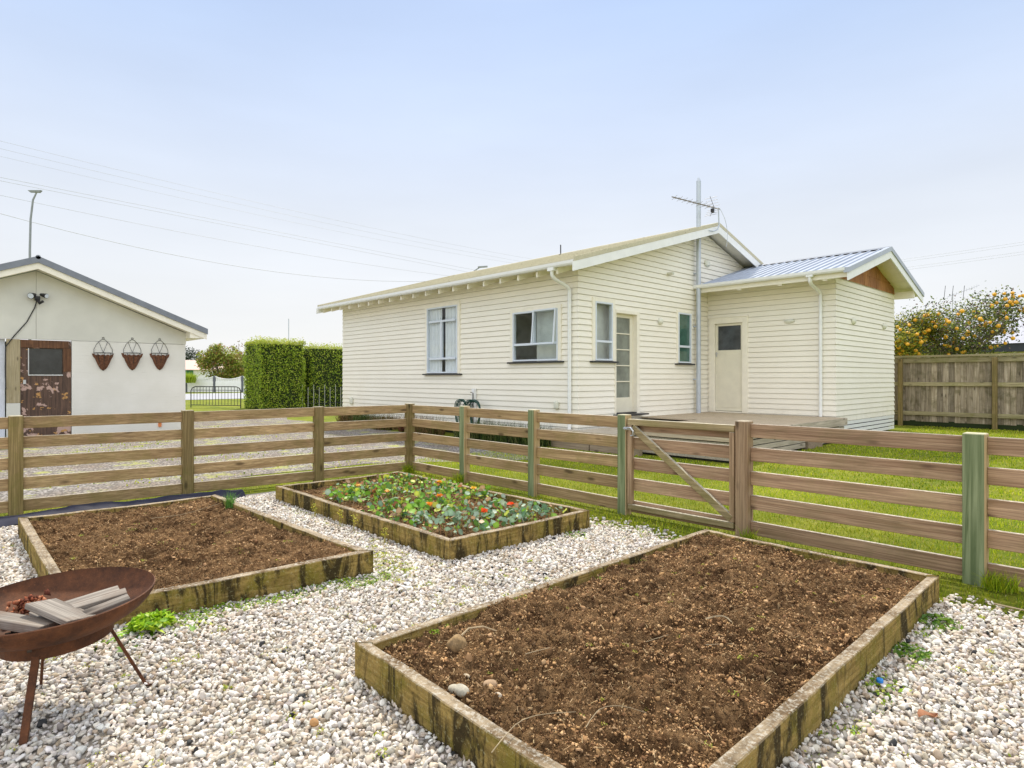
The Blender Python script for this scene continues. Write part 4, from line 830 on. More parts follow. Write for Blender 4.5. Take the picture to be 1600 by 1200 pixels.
for sgn in (-1, 1):
    b = MB(); a = ag+sgn*3.54; P = [(-17.36, a, groof(a)-0.26), (-17.342, a, groof(a)-0.26), (-17.342, ag, zg-0.26), (-17.36, ag, zg-0.26)]; T = [(x_, y_, z_+0.14) for x_, y_, z_ in P]; b.hexa(P+T if sgn < 0 else P[::-1]+T[::-1]); b.build('barge_board', M['cream_trim'], gar)
    b = MB(); b.box(-24.3, -17.365, ag+sgn*3.14, a-sgn*0.03, groof(a)-0.235, groof(a)-0.05); b.poly([(-17.73, ag+sgn*3.13, groof(ag+3.13)-0.24), (-17.36, ag+sgn*3.13, groof(ag+3.13)-0.24), (-17.36, ag, zg-0.24), (-17.73, ag, zg-0.24)]); b.build('soffit', M['cream_trim'], gar)
b = MB(); Gg.box(b, 1.165, 1.405, -0.08, 0.02, 0.79, 2.225); b.build('jamb', wood('raw_pine', 'Z', (0.42, 0.34, 0.20), (0.56, 0.48, 0.31), (0.36, 0.30, 0.16), 0.5), gar)
b = MB(); Gg.box(b, 1.165, 1.405, -0.08, 0.018, 0.0, 0.785); b.build('jamb', M['panel'], gar)
b = MB(); Gg.box(b, -1.4, 1.145, -0.14, -0.10, 0.3, 2.23); Gg.box(b, -1.4, 1.145, -0.12, -0.06, 0.0, 0.28); b.build('vehicle_door', plain('blueish_white_door', (0.70, 0.74, 0.82), 0.5), gar)
def doorm():
    t = NT('peeling_door'); v = t.mapping((1, 1, 1), rnd=False); g_ = t.noise(t.mapping((20, 20, 1.5), rnd=False), 1.5, 5, 0.6); p1 = t.noise(v, 3.1, 7, 0.62, 0.4)
    zz = t.n('ShaderNodeSeparateXYZ'); t.l(t.o, zz.inputs[0]); low = t.ramp(zz.outputs[2], [(0.25, 1.0), (0.75, 0.0)])
    col = t.mix(t.ramp(g_, [(0.3, 0), (0.7, 1)]), (0.045, 0.026, 0.018), (0.15, 0.085, 0.055))
    yl_ = t.noise(t.mapping((1.7, 1.7, 2.2), rnd=False), 2.4, 6, 0.6)
    col = t.mix(t.ramp(yl_, [(0.60, 0), (0.62, 1)]), col, (0.52, 0.28, 0.09))
    col = t.mix(t.ramp(p1, [(0.56, 0), (0.575, 1)]), col, (0.50, 0.34, 0.28)); t.bump(t.math('ADD', g_, p1), 0.5, 0.01); return t.done(col, 0.7)
M['peel'] = doorm(); M['doorframe'] = wood('red_brown_frame', 'Z', (0.09, 0.04, 0.022), (0.24, 0.12, 0.06), (0.05, 0.03, 0.02), 0.5)
b = MB(); Gg.box(b, 1.41, 2.345, -0.07, -0.02, 0.0, 1.43); Gg.box(b, 1.41, 1.56, -0.07, -0.02, 1.43, 2.215); Gg.box(b, 2.185, 2.345, -0.07, -0.02, 1.43, 2.215); Gg.box(b, 1.56, 2.185, -0.07, -0.02, 2.03, 2.215)
gd = b.build('door', M['peel'], gar)
b = MB(); Gg.box(b, 1.41, 2.30, -0.025, 0.004, 2.045, 2.218); Gg.box(b, 2.20, 2.35, -0.025, 0.004, 1.5, 2.04); b.build('door_trim', M['doorframe'], gd)
b = MB(); Gg.box(b, 1.565, 2.18, -0.055, -0.05, 1.435, 2.025); b.build('pane', plain('dark_dusty_glass', (0.03, 0.033, 0.035), 0.25, var=0.4), gd)
b = MB(); Gg.box(b, 1.55, 2.19, -0.03, -0.005, 1.405, 1.43); Gg.box(b, 1.545, 1.563, -0.03, -0.005, 1.43, 2.03); b.build('bead', M['steel'], gd); b = MB(); Gg.box(b, 1.455, 1.51, -0.02, 0.01, 1.21, 1.31); b.build('lock', M['steel'], gd, mod=0.004)
b = MB(); Gg.box(b, 4.18, 4.25, 0.0, 0.03, 0.10, 0.30); b.lathe(Gg.p(4.215, 0.03, 0.2), [(0.001, 0), (0.03, 0.0)], 10); tag(b.build('garden_tap_box', plain('orange_plastic', (0.75, 0.25, 0.08), 0.5)), 'small orange box low on the garage wall below the third hanging basket', 'outlet box')
# floodlight
fl = thing('floodlight', Gg.p(1.71, 0.02, 3.15), 'black twin floodlight with a trailing cable under the garage peak', 'floodlight')
for dy, zz, rr in ((-0.10, 3.22, 0.07), (0.12, 3.24, 0.055)):
    b = MB(); c = Vector(Gg.p(1.71+dy, 0.12, zz)); d = Vector((0.75, dy*5, -0.25)).normalized(); b.tube([c-d*0.10, c-d*0.03, c+d*0.06], [rr*0.5, rr*0.8, rr], 14); h = b.build('lamp_head', M['black_metal'], fl, smooth=True)
    b = MB(); b.tube([c+d*0.058, c+d*0.066], rr*0.86, 14); b.build('lens', M['alu'], h)
b = MB(); b.box(XG+0.012, XG+0.08, 1.66, 1.76, 3.12, 3.22); b.tube([Gg.p(1.71, 0.08, 3.14), Gg.p(1.74, 0.16, 3.05), Gg.p(1.80, 0.2, 3.10)], 0.03, 8); b.build('bracket', M['black_metal'], fl)
b = MB(); b.tube([Gg.p(1.70, 0.05, 3.12), Gg.p(1.66, 0.03, 2.95), Gg.p(1.52, 0.03, 2.62), Gg.p(1.30, 0.03, 2.30), Gg.p(1.15, 0.04, 2.05), Gg.p(1.14, 0.04, 1.6), Gg.p(1.15, 0.04, 1.1)], 0.011, 6); b.build('cable', M['black_metal'], fl)
# hanging baskets
def basket(y, zt_, label, k):
    r = thing('hanging_basket', Gg.p(y, 0.0, zt_-0.8), label, 'basket', 'wall baskets on the garage'); b = MB(); w = 0.19; zr = zt_-0.28
    pt = lambda u, z, d=0.02: Gg.p(y+u, d, z)
    for s_ in (-1, 1):
        b.tube([pt(0, zt_), pt(s_*0.05, zt_-0.03), pt(s_*0.13, zt_-0.12), pt(s_*0.19, zr+0.02), pt(s_*w, zr-0.06)], 0.005, 5); b.tube([pt(s_*0.09, zt_-0.07), pt(s_*0.04, zr+0.06), pt(0, zr-0.05)], 0.004, 5)
    b.tube([pt(-w, zr-0.06), pt(w, zr-0.06)], 0.005, 5); b.tube([pt(w*math.cos(t*math.pi/10), zr-0.06, 0.02+0.17*math.sin(t*math.pi/10)) for t in range(11)], 0.006, 5)
    for t in (0, 2.5, 5, 7.5, 10):
        an = t*math.pi/10; b.tube([pt(w*math.cos(an)*q, zr-0.06-0.43*(1-q)**0.62, 0.02+0.17*math.sin(an)*q) for q in (1, 0.85, 0.65, 0.4, 0.15, 0.0)], 0.0055, 5)
    b.tube([pt(0.022*math.cos(t*0.8), zt_+0.02+0.022*math.sin(t*0.8)) for t in range(9)], 0.005, 5); b.build('wire_frame', M['black_metal'], r)
    c = MB(); n, q = 22, 9; i0 = 0
    for a in range(q+1):
        f = a/q; s_ = (1-f)**0.58
        for j in range(n+1):
            an = math.pi*j/n; rag = 1+0.06*math.sin(j*2.3+k)+(0.05*random.random() if a == 0 else 0); zz = zr-0.11-0.385*f+(0.012*math.sin(j*1.7+k*2)+(0.035 if j in (0, 1, n-1, n) else 0) if a == 0 else 0)
            c.v.append(pt(w*1.02*s_*rag*math.cos(an)*(1.12 if a < 2 and j in (0, n) else 1), zz, 0.012+0.16*s_*rag*math.sin(an)))
    for a in range(q):
        for j in range(n): c.f.append((a*(n+1)+j, a*(n+1)+j+1, (a+1)*(n+1)+j+1, (a+1)*(n+1)+j)); c.mi.append(0)
    c.build('coir_liner', plain('coir_liner', (0.20, 0.085, 0.045), 0.95, var=0.5, scale=25, bump=0.9), r)
basket(2.985, 2.30, 'brown lined wire wall basket nearest the old garage door', 0); basket(3.60, 2.315, 'brown lined wire wall basket in the middle of the three', 1); basket(4.21, 2.325, 'ragged brown wire wall basket nearest the garage corner', 2)
# ------------------------------------------------ hedges, driveway gate, picket panel
def hedge(name, x0, x1, y0, y1, h, n, label):
    r = thing(name, ((x0+x1)/2, (y0+y1)/2, 0), label, 'hedge'); b = MB(); i = 0.10; b.box(x0+i, x1-i, y0+i, y1-i, 0, h-i); b.build('inner_branches', M['hedge_core'], r)
    A = np.array([(y1-y0)*h, (y1-y0)*h, (x1-x0)*h, (x1-x0)*h, (x1-x0)*(y1-y0)]); f = RG.choice(5, n, p=A/A.sum()); u, v = RG.random(n), RG.random(n); P = np.empty((n, 3)); N = np.zeros((n, 3))
    dp = RG.random(n)**1.6*0.2
    for k in range(5):
        m = f == k
        if k < 2: s_ = (1, -1)[k]; P[m] = np.stack([np.where(s_ > 0, x1, x0)-s_*dp[m], y0+(y1-y0)*u[m], h*v[m]], 1); N[m] = (s_, 0, 0.3)
        elif k < 4: s_ = (1, -1)[k-2]; P[m] = np.stack([x0+(x1-x0)*u[m], np.where(s_ > 0, y1, y0)-s_*dp[m], h*v[m]], 1); N[m] = (0, s_, 0.3)
        else: P[m] = np.stack([x0+(x1-x0)*u[m], y0+(y1-y0)*v[m], h-dp[m]+0.22*RG.random(m.sum())**3], 1); N[m] = (0, 0, 1)
    P += 0.10*(np.stack([fbm(P[:, 1]*2+P[:, 2], P[:, 2]*2, 3, 50), fbm(P[:, 0]*2+P[:, 2], P[:, 2]*2, 3, 51), fbm(P[:, 0]*2, P[:, 1]*2, 3, 52)], 1)-0.5)*2
    t = fbm(P[:, 0]*3+P[:, 1]*3, P[:, 2]*3, 3, 60)
    c = pal(n, [(0.38, 0.51, 0.04), (0.52, 0.62, 0.06), (0.22, 0.34, 0.03), (0.56, 0.60, 0.11), (0.08, 0.13, 0.02)], 0.2, [0.3, 0.22, 0.25, 0.1, 0.13])
    c[P[:, 2] > h-0.12] = pal((P[:, 2] > h-0.12).sum(), [(0.52, 0.54, 0.10), (0.42, 0.50, 0.07)], 0.2)
    V, F, C = leaves(P, 0.05+0.045*RG.random(n), c, 0.9, 0.55, N); npmesh('foliage', V, F, M['leaf'], r, C)
hedge('clipped_hedge', -28.7, -26.75, 10.2, 12.25, 2.95, 26000, 'tall clipped green hedge block beside the black driveway gate')
hedge('clipped_hedge', -28.2, -27.0, 12.6, 19.0, 2.82, 26000, 'lower clipped hedge running behind the house corner and white pickets')
pg = thing('driveway_gate', (-29.3, 9.1, 0), 'black wrought metal gate with curved top corners beside the hedge', 'gate')
xg0, yg0, xg1, yg1 = -30.6, 8.55, -28.3, 9.95
L_ = lambda t, z: (xg0+(xg1-xg0)*t, yg0+(yg1-yg0)*t, z)
b = MB(); b.tube([L_(0, 0), L_(0, 0.78), L_(0.03, 0.90), L_(0.09, 0.96), L_(0.91, 0.96), L_(0.97, 0.90), L_(1, 0.78), L_(1, 0)], 0.022, 6); b.tube([L_(0, 0.12), L_(1, 0.12)], 0.018, 6); b.tube([L_(0.01, 0.80), L_(0.99, 0.80)], 0.012, 6); b.build('gate_frame', M['black_metal'], pg)
b = MB()
for k in range(1, 16): b.tube([L_(k/16, 0.12), L_(k/16, 0.95)], 0.011, 5)
b.build('bars', M['black_metal'], pg)
pf = thing('picket_panel', (-26.8, 13.2, 0), 'thin pale metal picket panel standing in front of the lower hedge', 'fence'); b = MB()
for k in range(9): b.tube([(-26.85, 12.15+k*0.27, 0), (-26.85, 12.15+k*0.27, 0.92 if k % 2 else 1.05)], 0.014, 5)
b.build('pickets', plain('pale_metal', (0.5, 0.5, 0.45), 0.5), pf); b = MB(); b.box(-26.86, -26.84, 12.1, 14.4, 0.18, 0.21); b.box(-26.86, -26.84, 12.1, 14.4, 0.78, 0.80); b.build('crossbar', M['black_metal'], pf)
# ------------------------------------------------ across the street
wf_ = thing('street_fence', (-61.5, 19, 0), 'white scalloped panel fence with dark posts across the street', 'fence')
for k in range(-4, 9):
    y = 17.3+k*1.93; x = -63.3+(y-17.366)*0.938; y2 = y+1.93; x2 = -63.3+(y2-17.366)*0.938
    b = MB(); b.box(x-0.1, x+0.1, y-0.1, y+0.1, 0, 1.55); b.build('fence_post', plain('grey_post', (0.13, 0.14, 0.16), 0.8), wf_) if k == -4 else b.build('fence_post', bpy.data.materials['grey_post'], wf_)
    b = MB(); n = 17
    for j in range(n):
        t0, t1 = j/n, (j+0.72)/n; zt_ = lambda t: 1.18+0.28*(2*t-1)**2; P = [(x+(x2-x)*t, y+(y2-y)*t) for t in (t0, t1)]
        b.hexa([(P[0][0], P[0][1], 1.0), (P[1][0], P[1][1], 1.0), (P[1][0]-0.05, P[1][1]+0.05, 1.0), (P[0][0]-0.05, P[0][1]+0.05, 1.0), (P[0][0], P[0][1], zt_(t0)), (P[1][0], P[1][1], zt_(t1)), (P[1][0]-0.05, P[1][1]+0.05, zt_(t1)), (P[0][0]-0.05, P[0][1]+0.05, zt_(t0))])
    b.beam((x, y, 0.53), (x2, y2, 0.53), 0.06, 1.0)
    for j in range(8):
        a_, c_ = j/8, (j+1)/8; za, zc = 1.24+0.28*(2*a_-1)**2, 1.24+0.28*(2*c_-1)**2; b.beam((x+(x2-x)*a_, y+(y2-y)*a_, za), (x+(x2-x)*c_, y+(y2-y)*c_, zc), 0.08, 0.09)
    b.build('panel', M['white'], wf_)
fh = thing('distant_house', (-93, 23, 0), 'distant house with a pinkish roof and green wall seen past the garage', 'house')
b = MB(); b.box(-98, -92.8, 14, 32, 0, 2.6); b.build('wall', M['white'], fh)
b = MB(); b.hexa([(-98.5, 13.5, 2.5), (-92.3, 13.5, 2.5), (-92.3, 32.5, 2.5), (-98.5, 32.5, 2.5), (-95.6, 14.5, 3.9), (-95.4, 14.5, 3.9), (-95.4, 31.5, 3.9), (-95.6, 31.5, 3.9)]); b.build('roof', plain('pink_roof', (0.62, 0.46, 0.40), 0.8), fh)
b = MB(); b.box(-92.79, -92.7, 20, 26.2, 1.2, 2.4); b.build('green_wall', plain('green_cladding', (0.02, 0.17, 0.07), 0.6), fh); b = MB(); b.box(-95.7, -95.2, 24.3, 24.8, 3.2, 5.2); b.build('chimney', M['white'], fh)
def tree(name, x, y, z0, h, rx, rz, n, ls, cs, label, cat='tree', trunk=True, seed=0, nb=9, mat='leaf', group=None, dens=0.6):
    r = thing(name, (x, y, 0), label, cat, group); rs = random.Random(seed); tips = []; b = MB(); zb = z0+0.0
    b.tube([(x, y, 0), (x+0.03, y, zb*0.6), (x, y, zb)], [0.09*h/3, 0.075*h/3, 0.06*h/3], 8)
    for k in range(nb):
        a = k*2.4+rs.random(); L = rx*(0.45+0.5*rs.random()); dz = (h-z0)*(0.25+0.6*rs.random()); p0 = Vector((x, y, zb*0.9)); p1 = p0+Vector((math.cos(a)*L*0.4, math.sin(a)*L*0.4, dz*0.35)); p2 = p0+Vector((math.cos(a)*L, math.sin(a)*L, dz))
        b.tube([p0, p1, p2], [0.045*h/3, 0.03*h/3, 0.012*h/3], 6); tips += [p1, p2]
        for q in range(3):
            e = p2+Vector((rs.uniform(-1, 1)*rx*0.35, rs.uniform(-1, 1)*rx*0.35, rs.uniform(-0.1, 0.3)*(h-z0))); b.tube([p1.lerp(p2, 0.4+0.2*q), e], [0.018*h/3, 0.006*h/3], 5); tips.append(e)
    b.build('trunk', M['bark'], r)
    T = np.array([t[:] for t in tips]); k = RG.integers(0, len(T), n); P = T[k]+RG.normal(size=(n, 3))*np.array([rx*0.17, rx*0.17, rz*0.15])
    c0 = np.array([x, y, (z0+h)/2]); d = (P-c0)/np.array([rx, rx, rz]); l = np.linalg.norm(d, axis=1); P = P[l < 0.72+0.75*fbm(P[:, 0]*1.6/max(rx/2, 1)+P[:, 2], P[:, 1]*1.6/max(rx/2, 1)+P[:, 2], 3, seed)]; n = len(P)
    V, F, C = leaves(P, ls*(0.7+0.6*RG.random(n)), pal(n, cs, 0.3), 0.8, 0.55, np.array([0, 0, 1.0])); npmesh('foliage', V, F, M[mat], r, C); return r, T, P
TG = [(0.10, 0.15, 0.03), (0.17, 0.20, 0.04), (0.05, 0.08, 0.02)]
tree('round_bush_tree', -65.3, 21.2, 0.5, 4.3, 2.3, 2.3, 16000, 0.22, [(0.30, 0.38, 0.05), (0.40, 0.42, 0.08), (0.14, 0.20, 0.03), (0.38, 0.22, 0.08)], 'rounded tree with reddish tips behind the white street fence', seed=3)
tree('garden_tree', -66.5, 24.5, 1.5, 5.2, 2.0, 2.2, 1800, 0.2, [(0.30, 0.14, 0.06), (0.16, 0.14, 0.05)], 'thin reddish tree just left of the tall hedge block', seed=5)
tree('distant_tree', -150, 38, 3, 8.0, 5, 3.5, 2500, 0.5, [(0.03, 0.05, 0.03), (0.05, 0.07, 0.04)], 'dark rounded tree far beyond the pinkish roof', seed=6)
tree('distant_tree', -148, 47, 2, 6.2, 7, 2.5, 3000, 0.5, [(0.13, 0.15, 0.04), (0.08, 0.10, 0.03)], 'low yellow green tree mass far beyond the white fence', seed=7)
tree('distant_tree', -148, 52, 2, 6.0, 7, 2.5, 3000, 0.5, [(0.14, 0.16, 0.05), (0.07, 0.10, 0.03)], 'pale far tree between the chimney and the reddish tree', seed=8)
clump('yellow_shrub', -62.2, 17.2, 0.9, 500, 1.0, 0.7, [(0.4, 0.5, 0.05), (0.3, 0.4, 0.03)], 'bright yellow green shrub peeking over the white fence', 'shrub', w=0.06)
# lamp posts
lp = thing('street_lamp', (-40.45, 3.63, 0), 'tall grey street lamp rising behind the garage roof', 'street lamp')
b = MB(); b.tube([(-40.45, 3.6, 0), (-40.45, 3.6, 8.0), (-40.44, 3.63, 9.6), (-40.36, 3.72, 10.6), (-40.25, 3.86, 11.0)], [0.07, 0.055, 0.05, 0.045, 0.035], 8); b.build('pole', plain('lamp_grey', (0.28, 0.30, 0.33), 0.5), lp)
b = MB(); b.hexa([(-40.45, 3.66, 10.98), (-40.17, 4.02, 10.98), (-40.1, 3.95, 10.98), (-40.38, 3.6, 10.98), (-40.5, 3.6, 11.08), (-40.12, 4.1, 11.1), (-40.02, 4.0, 11.1), (-40.42, 3.5, 11.08)]); b.build('lamp_head', bpy.data.materials['lamp_grey'], lp)
lp = thing('street_lamp', (-38.6, 31.9, 0), 'distant street lamp whose head just clears the house roof', 'street lamp')
b = MB(); b.tube([(-38.8, 31.6, 0), (-38.8, 31.6, 9.2), (-38.6, 31.9, 10.0), (-38.3, 32.3, 10.35)], [0.1, 0.08, 0.06, 0.05], 8); b.build('pole', bpy.data.materials['lamp_grey'], lp); b = MB(); b.beam((-38.4, 32.2, 10.36), (-37.9, 32.8, 10.42), 0.25, 0.1); b.build('lamp_head', bpy.data.materials['lamp_grey'], lp)
b = MB(); b.tube([(-39.1, 16.77, 0), (-39.1, 16.77, 5.2)], 0.03, 6); tag(b.build('radio_mast', M['grey_pipe']), 'very thin mast standing behind the tall hedge block', 'mast')
# power lines
wire = plain('wire', (0.46, 0.48, 0.52), 0.6)
def wline(P, r, label, X=-45.0):
    co = np.polyfit([p[0] for p in P], [p[1] for p in P], 2 if len(P) > 3 else len(P)-1); b = MB(); b.tube([(X, y, float(np.polyval(co, y))) for y in np.linspace(P[0][0]-6, P[-1][0]+14, 28)], r, 4); tag(b.build('power_line', wire), label, 'power line', 'power lines along the street')
wline([(2.68, 10.56), (8.91, 9.83), (16.89, 9.18), (23.95, 9.20), (31.36, 9.9)], 0.016, 'lowest and darkest of the overhead power lines')
wline([(2.68, 11.64), (12.64, 11.04), (21.78, 10.71), (32.74, 10.66)], 0.011, 'second lowest overhead power line')
wline([(2.68, 12.62), (8.91, 12.5), (21.78, 12.0), (37.2, 11.6)], 0.011, 'upper wire of the close middle pair of power lines')
wline([(2.68, 12.43), (8.91, 12.28), (21.78, 11.75), (35.66, 11.33)], 0.011, 'lower wire of the close middle pair of power lines')
wline([(2.68, 14.7), (16.89, 14.02), (43.98, 13.62)], 0.008, 'topmost faint overhead power line'); wline([(2.68, 14.27), (16.89, 13.61), (43.07, 13.18)], 0.008, 'faint overhead power line just under the topmost one')
wline([(2.68, 13.84), (16.89, 13.14), (42.18, 12.87)], 0.007, 'third faint overhead power line from the top')
for k, z in enumerate((9.05, 8.9, 8.5, 8.35)):
    b = MB(); b.tube([(-22+t*3.2, 48-t*0.6, z+0.02*(t-5)**2*0.6) for t in range(12)], 0.008, 4); tag(b.build('power_line', wire), ['topmost', 'second', 'third', 'lowest'][k]+' of the four faint wires above the orange tree', 'power line', 'power lines at the right')
# ------------------------------------------------ timber fence on the right
tf = thing('paling_fence', (-2.5, 20.3, 0), 'tall weathered timber paling fence at the back of the lawn', 'fence')
x = -9.0; k = 0
pal_mesh = []
while x < 1.9:
    w = random.uniform(0.125, 0.145); b = MB(); o_ = random.uniform(0, 0.012); b.box(x+0.0005, x+w-0.0005, 20.35+o_, 20.375+o_, 0.12, 1.90+random.uniform(-.01, .01)); b.build('paling', M['paling'], tf, mod=0.006); x += w
for z0, z1, nm in ((1.78, 1.92, 'top_rail'), (1.13, 1.235, 'middle_rail'), (0.30, 0.41, 'bottom_rail')):
    b = MB(); b.box(-9, 1.9, 20.29, 20.345, z0, z1); b.build(nm, M['palrail'], tf, mod=0.004)
b = MB(); b.box(-9, 1.9, 20.24, 20.42, 1.93, 1.985); b.build('capping', M['palrail'], tf, mod=0.004)
b = MB(); b.box(-9, 1.9, 20.36, 20.39, -0.02, 0.15); b.build('base_board', M['hedge_core'], tf)
for x in (-7.46, -5.33, -3.17, -1.0, 1.15):
    b = MB(); b.box(x, x+0.11, 20.20, 20.288, -0.05, 1.90); b.build('post', M['post'], tf, mod=0.004)
# neighbour building
nb_ = thing('neighbour_house', (-4, 38, 0), 'cream neighbouring house with a pale roof behind the orange tree', 'house')
b = MB(); b.box(-16, 6, 34.5, 42, 0, 2.55); b.build('wall', M['cream_trim'], nb_)
b = MB(); b.hexa([(-16.6, 33.8, 2.85), (6.6, 33.8, 2.85), (6.6, 42.7, 2.85), (-16.6, 42.7, 2.85), (-13, 38.2, 4.5), (3.5, 38.2, 4.5), (3.5, 38.3, 4.5), (-13, 38.3, 4.5)]); b.build('roof', plain('pale_roof', (0.40, 0.41, 0.47), 0.7), nb_)
b = MB(); b.box(-16.5, 6.5, 33.86, 42.6, 2.5, 2.845); b.build('eave', plain('dark_eave', (0.035, 0.04, 0.055), 0.6), nb_)
b = MB(); b.tube([(-4.6, 34.3, 0), (-4.6, 34.3, 2.5)], 0.07, 8); b.build('downpipe', M['white'], nb_)
na = thing('tv_antenna', (-6.75, 33.74, 2.8), 'antenna poking up out of the orange tree', 'antenna')
b = MB(); b.tube([(-6.75, 33.9, 2.8), (-6.75, 33.9, 5.2)], 0.025, 6); b.build('mast', M['steel'], na); b = MB(); b.tube([(-6.9, 33.7, 5.05), (-5.9, 34.7, 5.58)], 0.014, 5); b.build('boom', M['steel'], na)
for t in range(10): p = Vector((-6.7, 33.9, 5.15)).lerp(Vector((-5.9, 34.7, 5.58)), t/10); b = MB(); b.tube([p-Vector((0, 0, 0.07)), p+Vector((0, 0, 0.07))], 0.007, 4); b.build('element', M['steel'], na)
for q in ((-7.0, 33.5), (-6.75, 33.74), (-6.4, 34.1)): b = MB(); b.tube([(q[0], q[1], 4.9), (q[0]+0.05, q[1]+0.05, 5.55)], 0.01, 4); b.build('element', M['black_metal'], na)
# citrus trees
OG = [(0.08, 0.13, 0.03), (0.16, 0.22, 0.04), (0.05, 0.075, 0.02), (0.32, 0.34, 0.06), (0.16, 0.11, 0.10)]
def citrus(x, y, z0, h, rx, rz, n, nf, label, seed, ls=0.10, cs=OG):
    r, T, P = tree('orange_tree', x, y, z0, h, rx, rz, n, ls, cs, label, seed=seed, nb=14); V, F = I2; dd = (-math.sin(R(46.85))*P[:, 0]+math.cos(R(46.85))*P[:, 1]); P = P[np.argsort(dd)[:len(P)//3]]; me = bpy.data.meshes.new('orange'); me.from_pydata([tuple(v*0.062) for v in V], [], [tuple(int(i) for i in f) for f in F]); me.materials.append(M['orange']); me.polygons.foreach_set('use_smooth', [True]*len(F))
    k = RG.choice(len(P), nf, replace=False)
    for i in k:
        o = bpy.data.objects.new('orange', me); COL.objects.link(o); o.parent = r; o.location = Vector(P[i])-Vector((x, y, 0))+Vector((random.uniform(.0, .1), random.uniform(-.15, -.05), random.uniform(-.1, .1))); s_ = random.uniform(0.8, 1.25); o.scale = (s_, s_, s_)
citrus(-5.4, 27.9, 2.2, 4.45, 2.1, 1.5, 14000, 75, 'large orange tree laden with fruit behind the timber fence', 12)
citrus(-7.0, 26.3, 2.0, 3.75, 1.35, 1.1, 12000, 60, 'smaller yellower orange tree next to the lean-to corner', 14, cs=[(0.20, 0.26, 0.04), (0.40, 0.40, 0.05), (0.09, 0.13, 0.02), (0.5, 0.42, 0.05)])
# ------------------------------------------------ fire bowl
fb = thing('fire_bowl', (-3.065, 0.388, 0), 'rusty steel fire bowl on three legs holding pieces of timber', 'fire bowl')
Cb = Vector((-3.095, 0.358, 0.458)); Rr = 0.352; tilt = Matrix.Rotation(R(-5), 3, Vector((math.cos(R(46)), math.sin(R(46)), 0)).cross(Vector((0, 0, 1)))) 
FW = Vector((-math.sin(R(46.85)), math.cos(R(46.85)), 0)); RT = Vector((math.cos(R(46.85)), math.sin(R(46.85)), 0)); tilt = Matrix.Rotation(R(-1.5), 3, FW) @ Matrix.Rotation(R(2.5), 3, RT)
pr = [(Rr, 0.0), (Rr-0.004, 0.002)]; nn = 12
prof = [(Rr*math.sin(math.pi/2*(1-k/nn))**0.85 if k < nn else 0.001, -0.145*math.sin(math.pi/2*k/nn)**1.2) for k in range(nn+1)]
inner = [(max(r_-0.005, 0.0005), z_+0.005) for r_, z_ in prof]
b = MB(); b.lathe(Cb, [(0.001, prof[-1][1])]+prof[::-1][1:]+[(Rr-0.004, 0.003)]+inner[1:], 64, tilt=tilt); bowl = b.build('bowl', M['rust'], fb, smooth=True)
b = MB(); b.lathe(Cb, [(0.185, -0.118), (0.197, -0.112), (0.193, -0.168), (0.183, -0.168), (0.185, -0.118)], 40, tilt=tilt); b.build('base_ring', M['rust'], fb)
for (fx_, fy_, w) in ((-2.83, 0.231, 0.025), (-3.047, 0.671, 0.009), (-3.34, 0.335, 0.009)):
    d = Vector((fx_-Cb.x, fy_-Cb.y, 0)); dn = d.normalized(); b = MB(); top = Vector((Cb.x, Cb.y, 0.315))+dn*0.175; ft = Vector((fx_, fy_, 0.016))
    b.beam(top, ft, w, 0.012, up=dn); f2_ = ft+dn*0.05; b.beam(ft-dn*0.012, ft+(dn*0.4+RT*0.6)*0.06, 0.024, 0.006); b.build('leg', M['rust'], fb)
def plank(name, c, L, w, t, az, tl, roll, label):
    b = MB(); b.box(-L/2, L/2, -w/2, w/2, -t/2, t/2); m = Matrix.Rotation(R(az), 4, 'Z') @ Matrix.Rotation(R(tl), 4, 'Y') @ Matrix.Rotation(R(roll), 4, 'X')
    me = bpy.data.meshes.new(name); me.from_pydata(b.v, [], b.f); o = bpy.data.objects.new(name, me); COL.objects.link(o); me.materials.append(M['firewood']); o.matrix_world = Matrix.Translation(c) @ m
    bv = o.modifiers.new('bevel', 'BEVEL'); bv.width = 0.002; bv.segments = 1; tag(o, label, 'firewood', 'timber offcuts in the fire bowl'); return o
def cp(dx, dy, z): 
    th = R(46.85); return (Cb.x+math.cos(th)*dx-math.sin(th)*dy, Cb.y+math.sin(th)*dx+math.cos(th)*dy, z)
plank('timber_offcut', cp(-0.075, -0.10, 0.395), 0.30, 0.085, 0.032, 46.85-12, 3, -4, 'long split offcut at the front left of the fire bowl')
plank('timber_offcut', cp(0.065, -0.06, 0.422), 0.27, 0.115, 0.022, 46.85-24, 6, -8, 'flat grey board lying across the middle of the fire bowl')
plank('timber_offcut', cp(0.09, 0.075, 0.420), 0.21, 0.07, 0.032, 46.85+40, -8, 3, 'pale offcut standing up at the back of the fire bowl')
plank('timber_offcut', cp(0.145, 0.045, 0.422), 0.20, 0.06, 0.034, 46.85+38, -8, 6, 'pale offcut just right of the back one in the fire bowl')
plank('timber_offcut', cp(0.215, -0.01, 0.425), 0.16, 0.05, 0.02, 46.85+42, -12, 8, 'thin offcut leaning on the right rim of the fire bowl')
plank('timber_offcut', cp(-0.03, 0.0, 0.385), 0.16, 0.07, 0.02, 46.85-30, 2, 5, 'short board half hidden under the grey board')
plank('timber_offcut', cp(0.16, -0.02, 0.385), 0.18, 0.06, 0.03, 46.85-10, 0, 0, 'short offcut buried under the others on the right')
P = np.array([cp(-0.16+RG.normal()*0.028, 0.07+RG.normal()*0.025, 0.375+RG.random()*0.055) for _ in range(160)]); V, F, C = rocks(P, 0.006+0.010*RG.random(160), pal(160, [(0.26, 0.08, 0.04), (0.12, 0.04, 0.025), (0.36, 0.15, 0.08)], 0.4), I1, 1.6, 0.9, None)
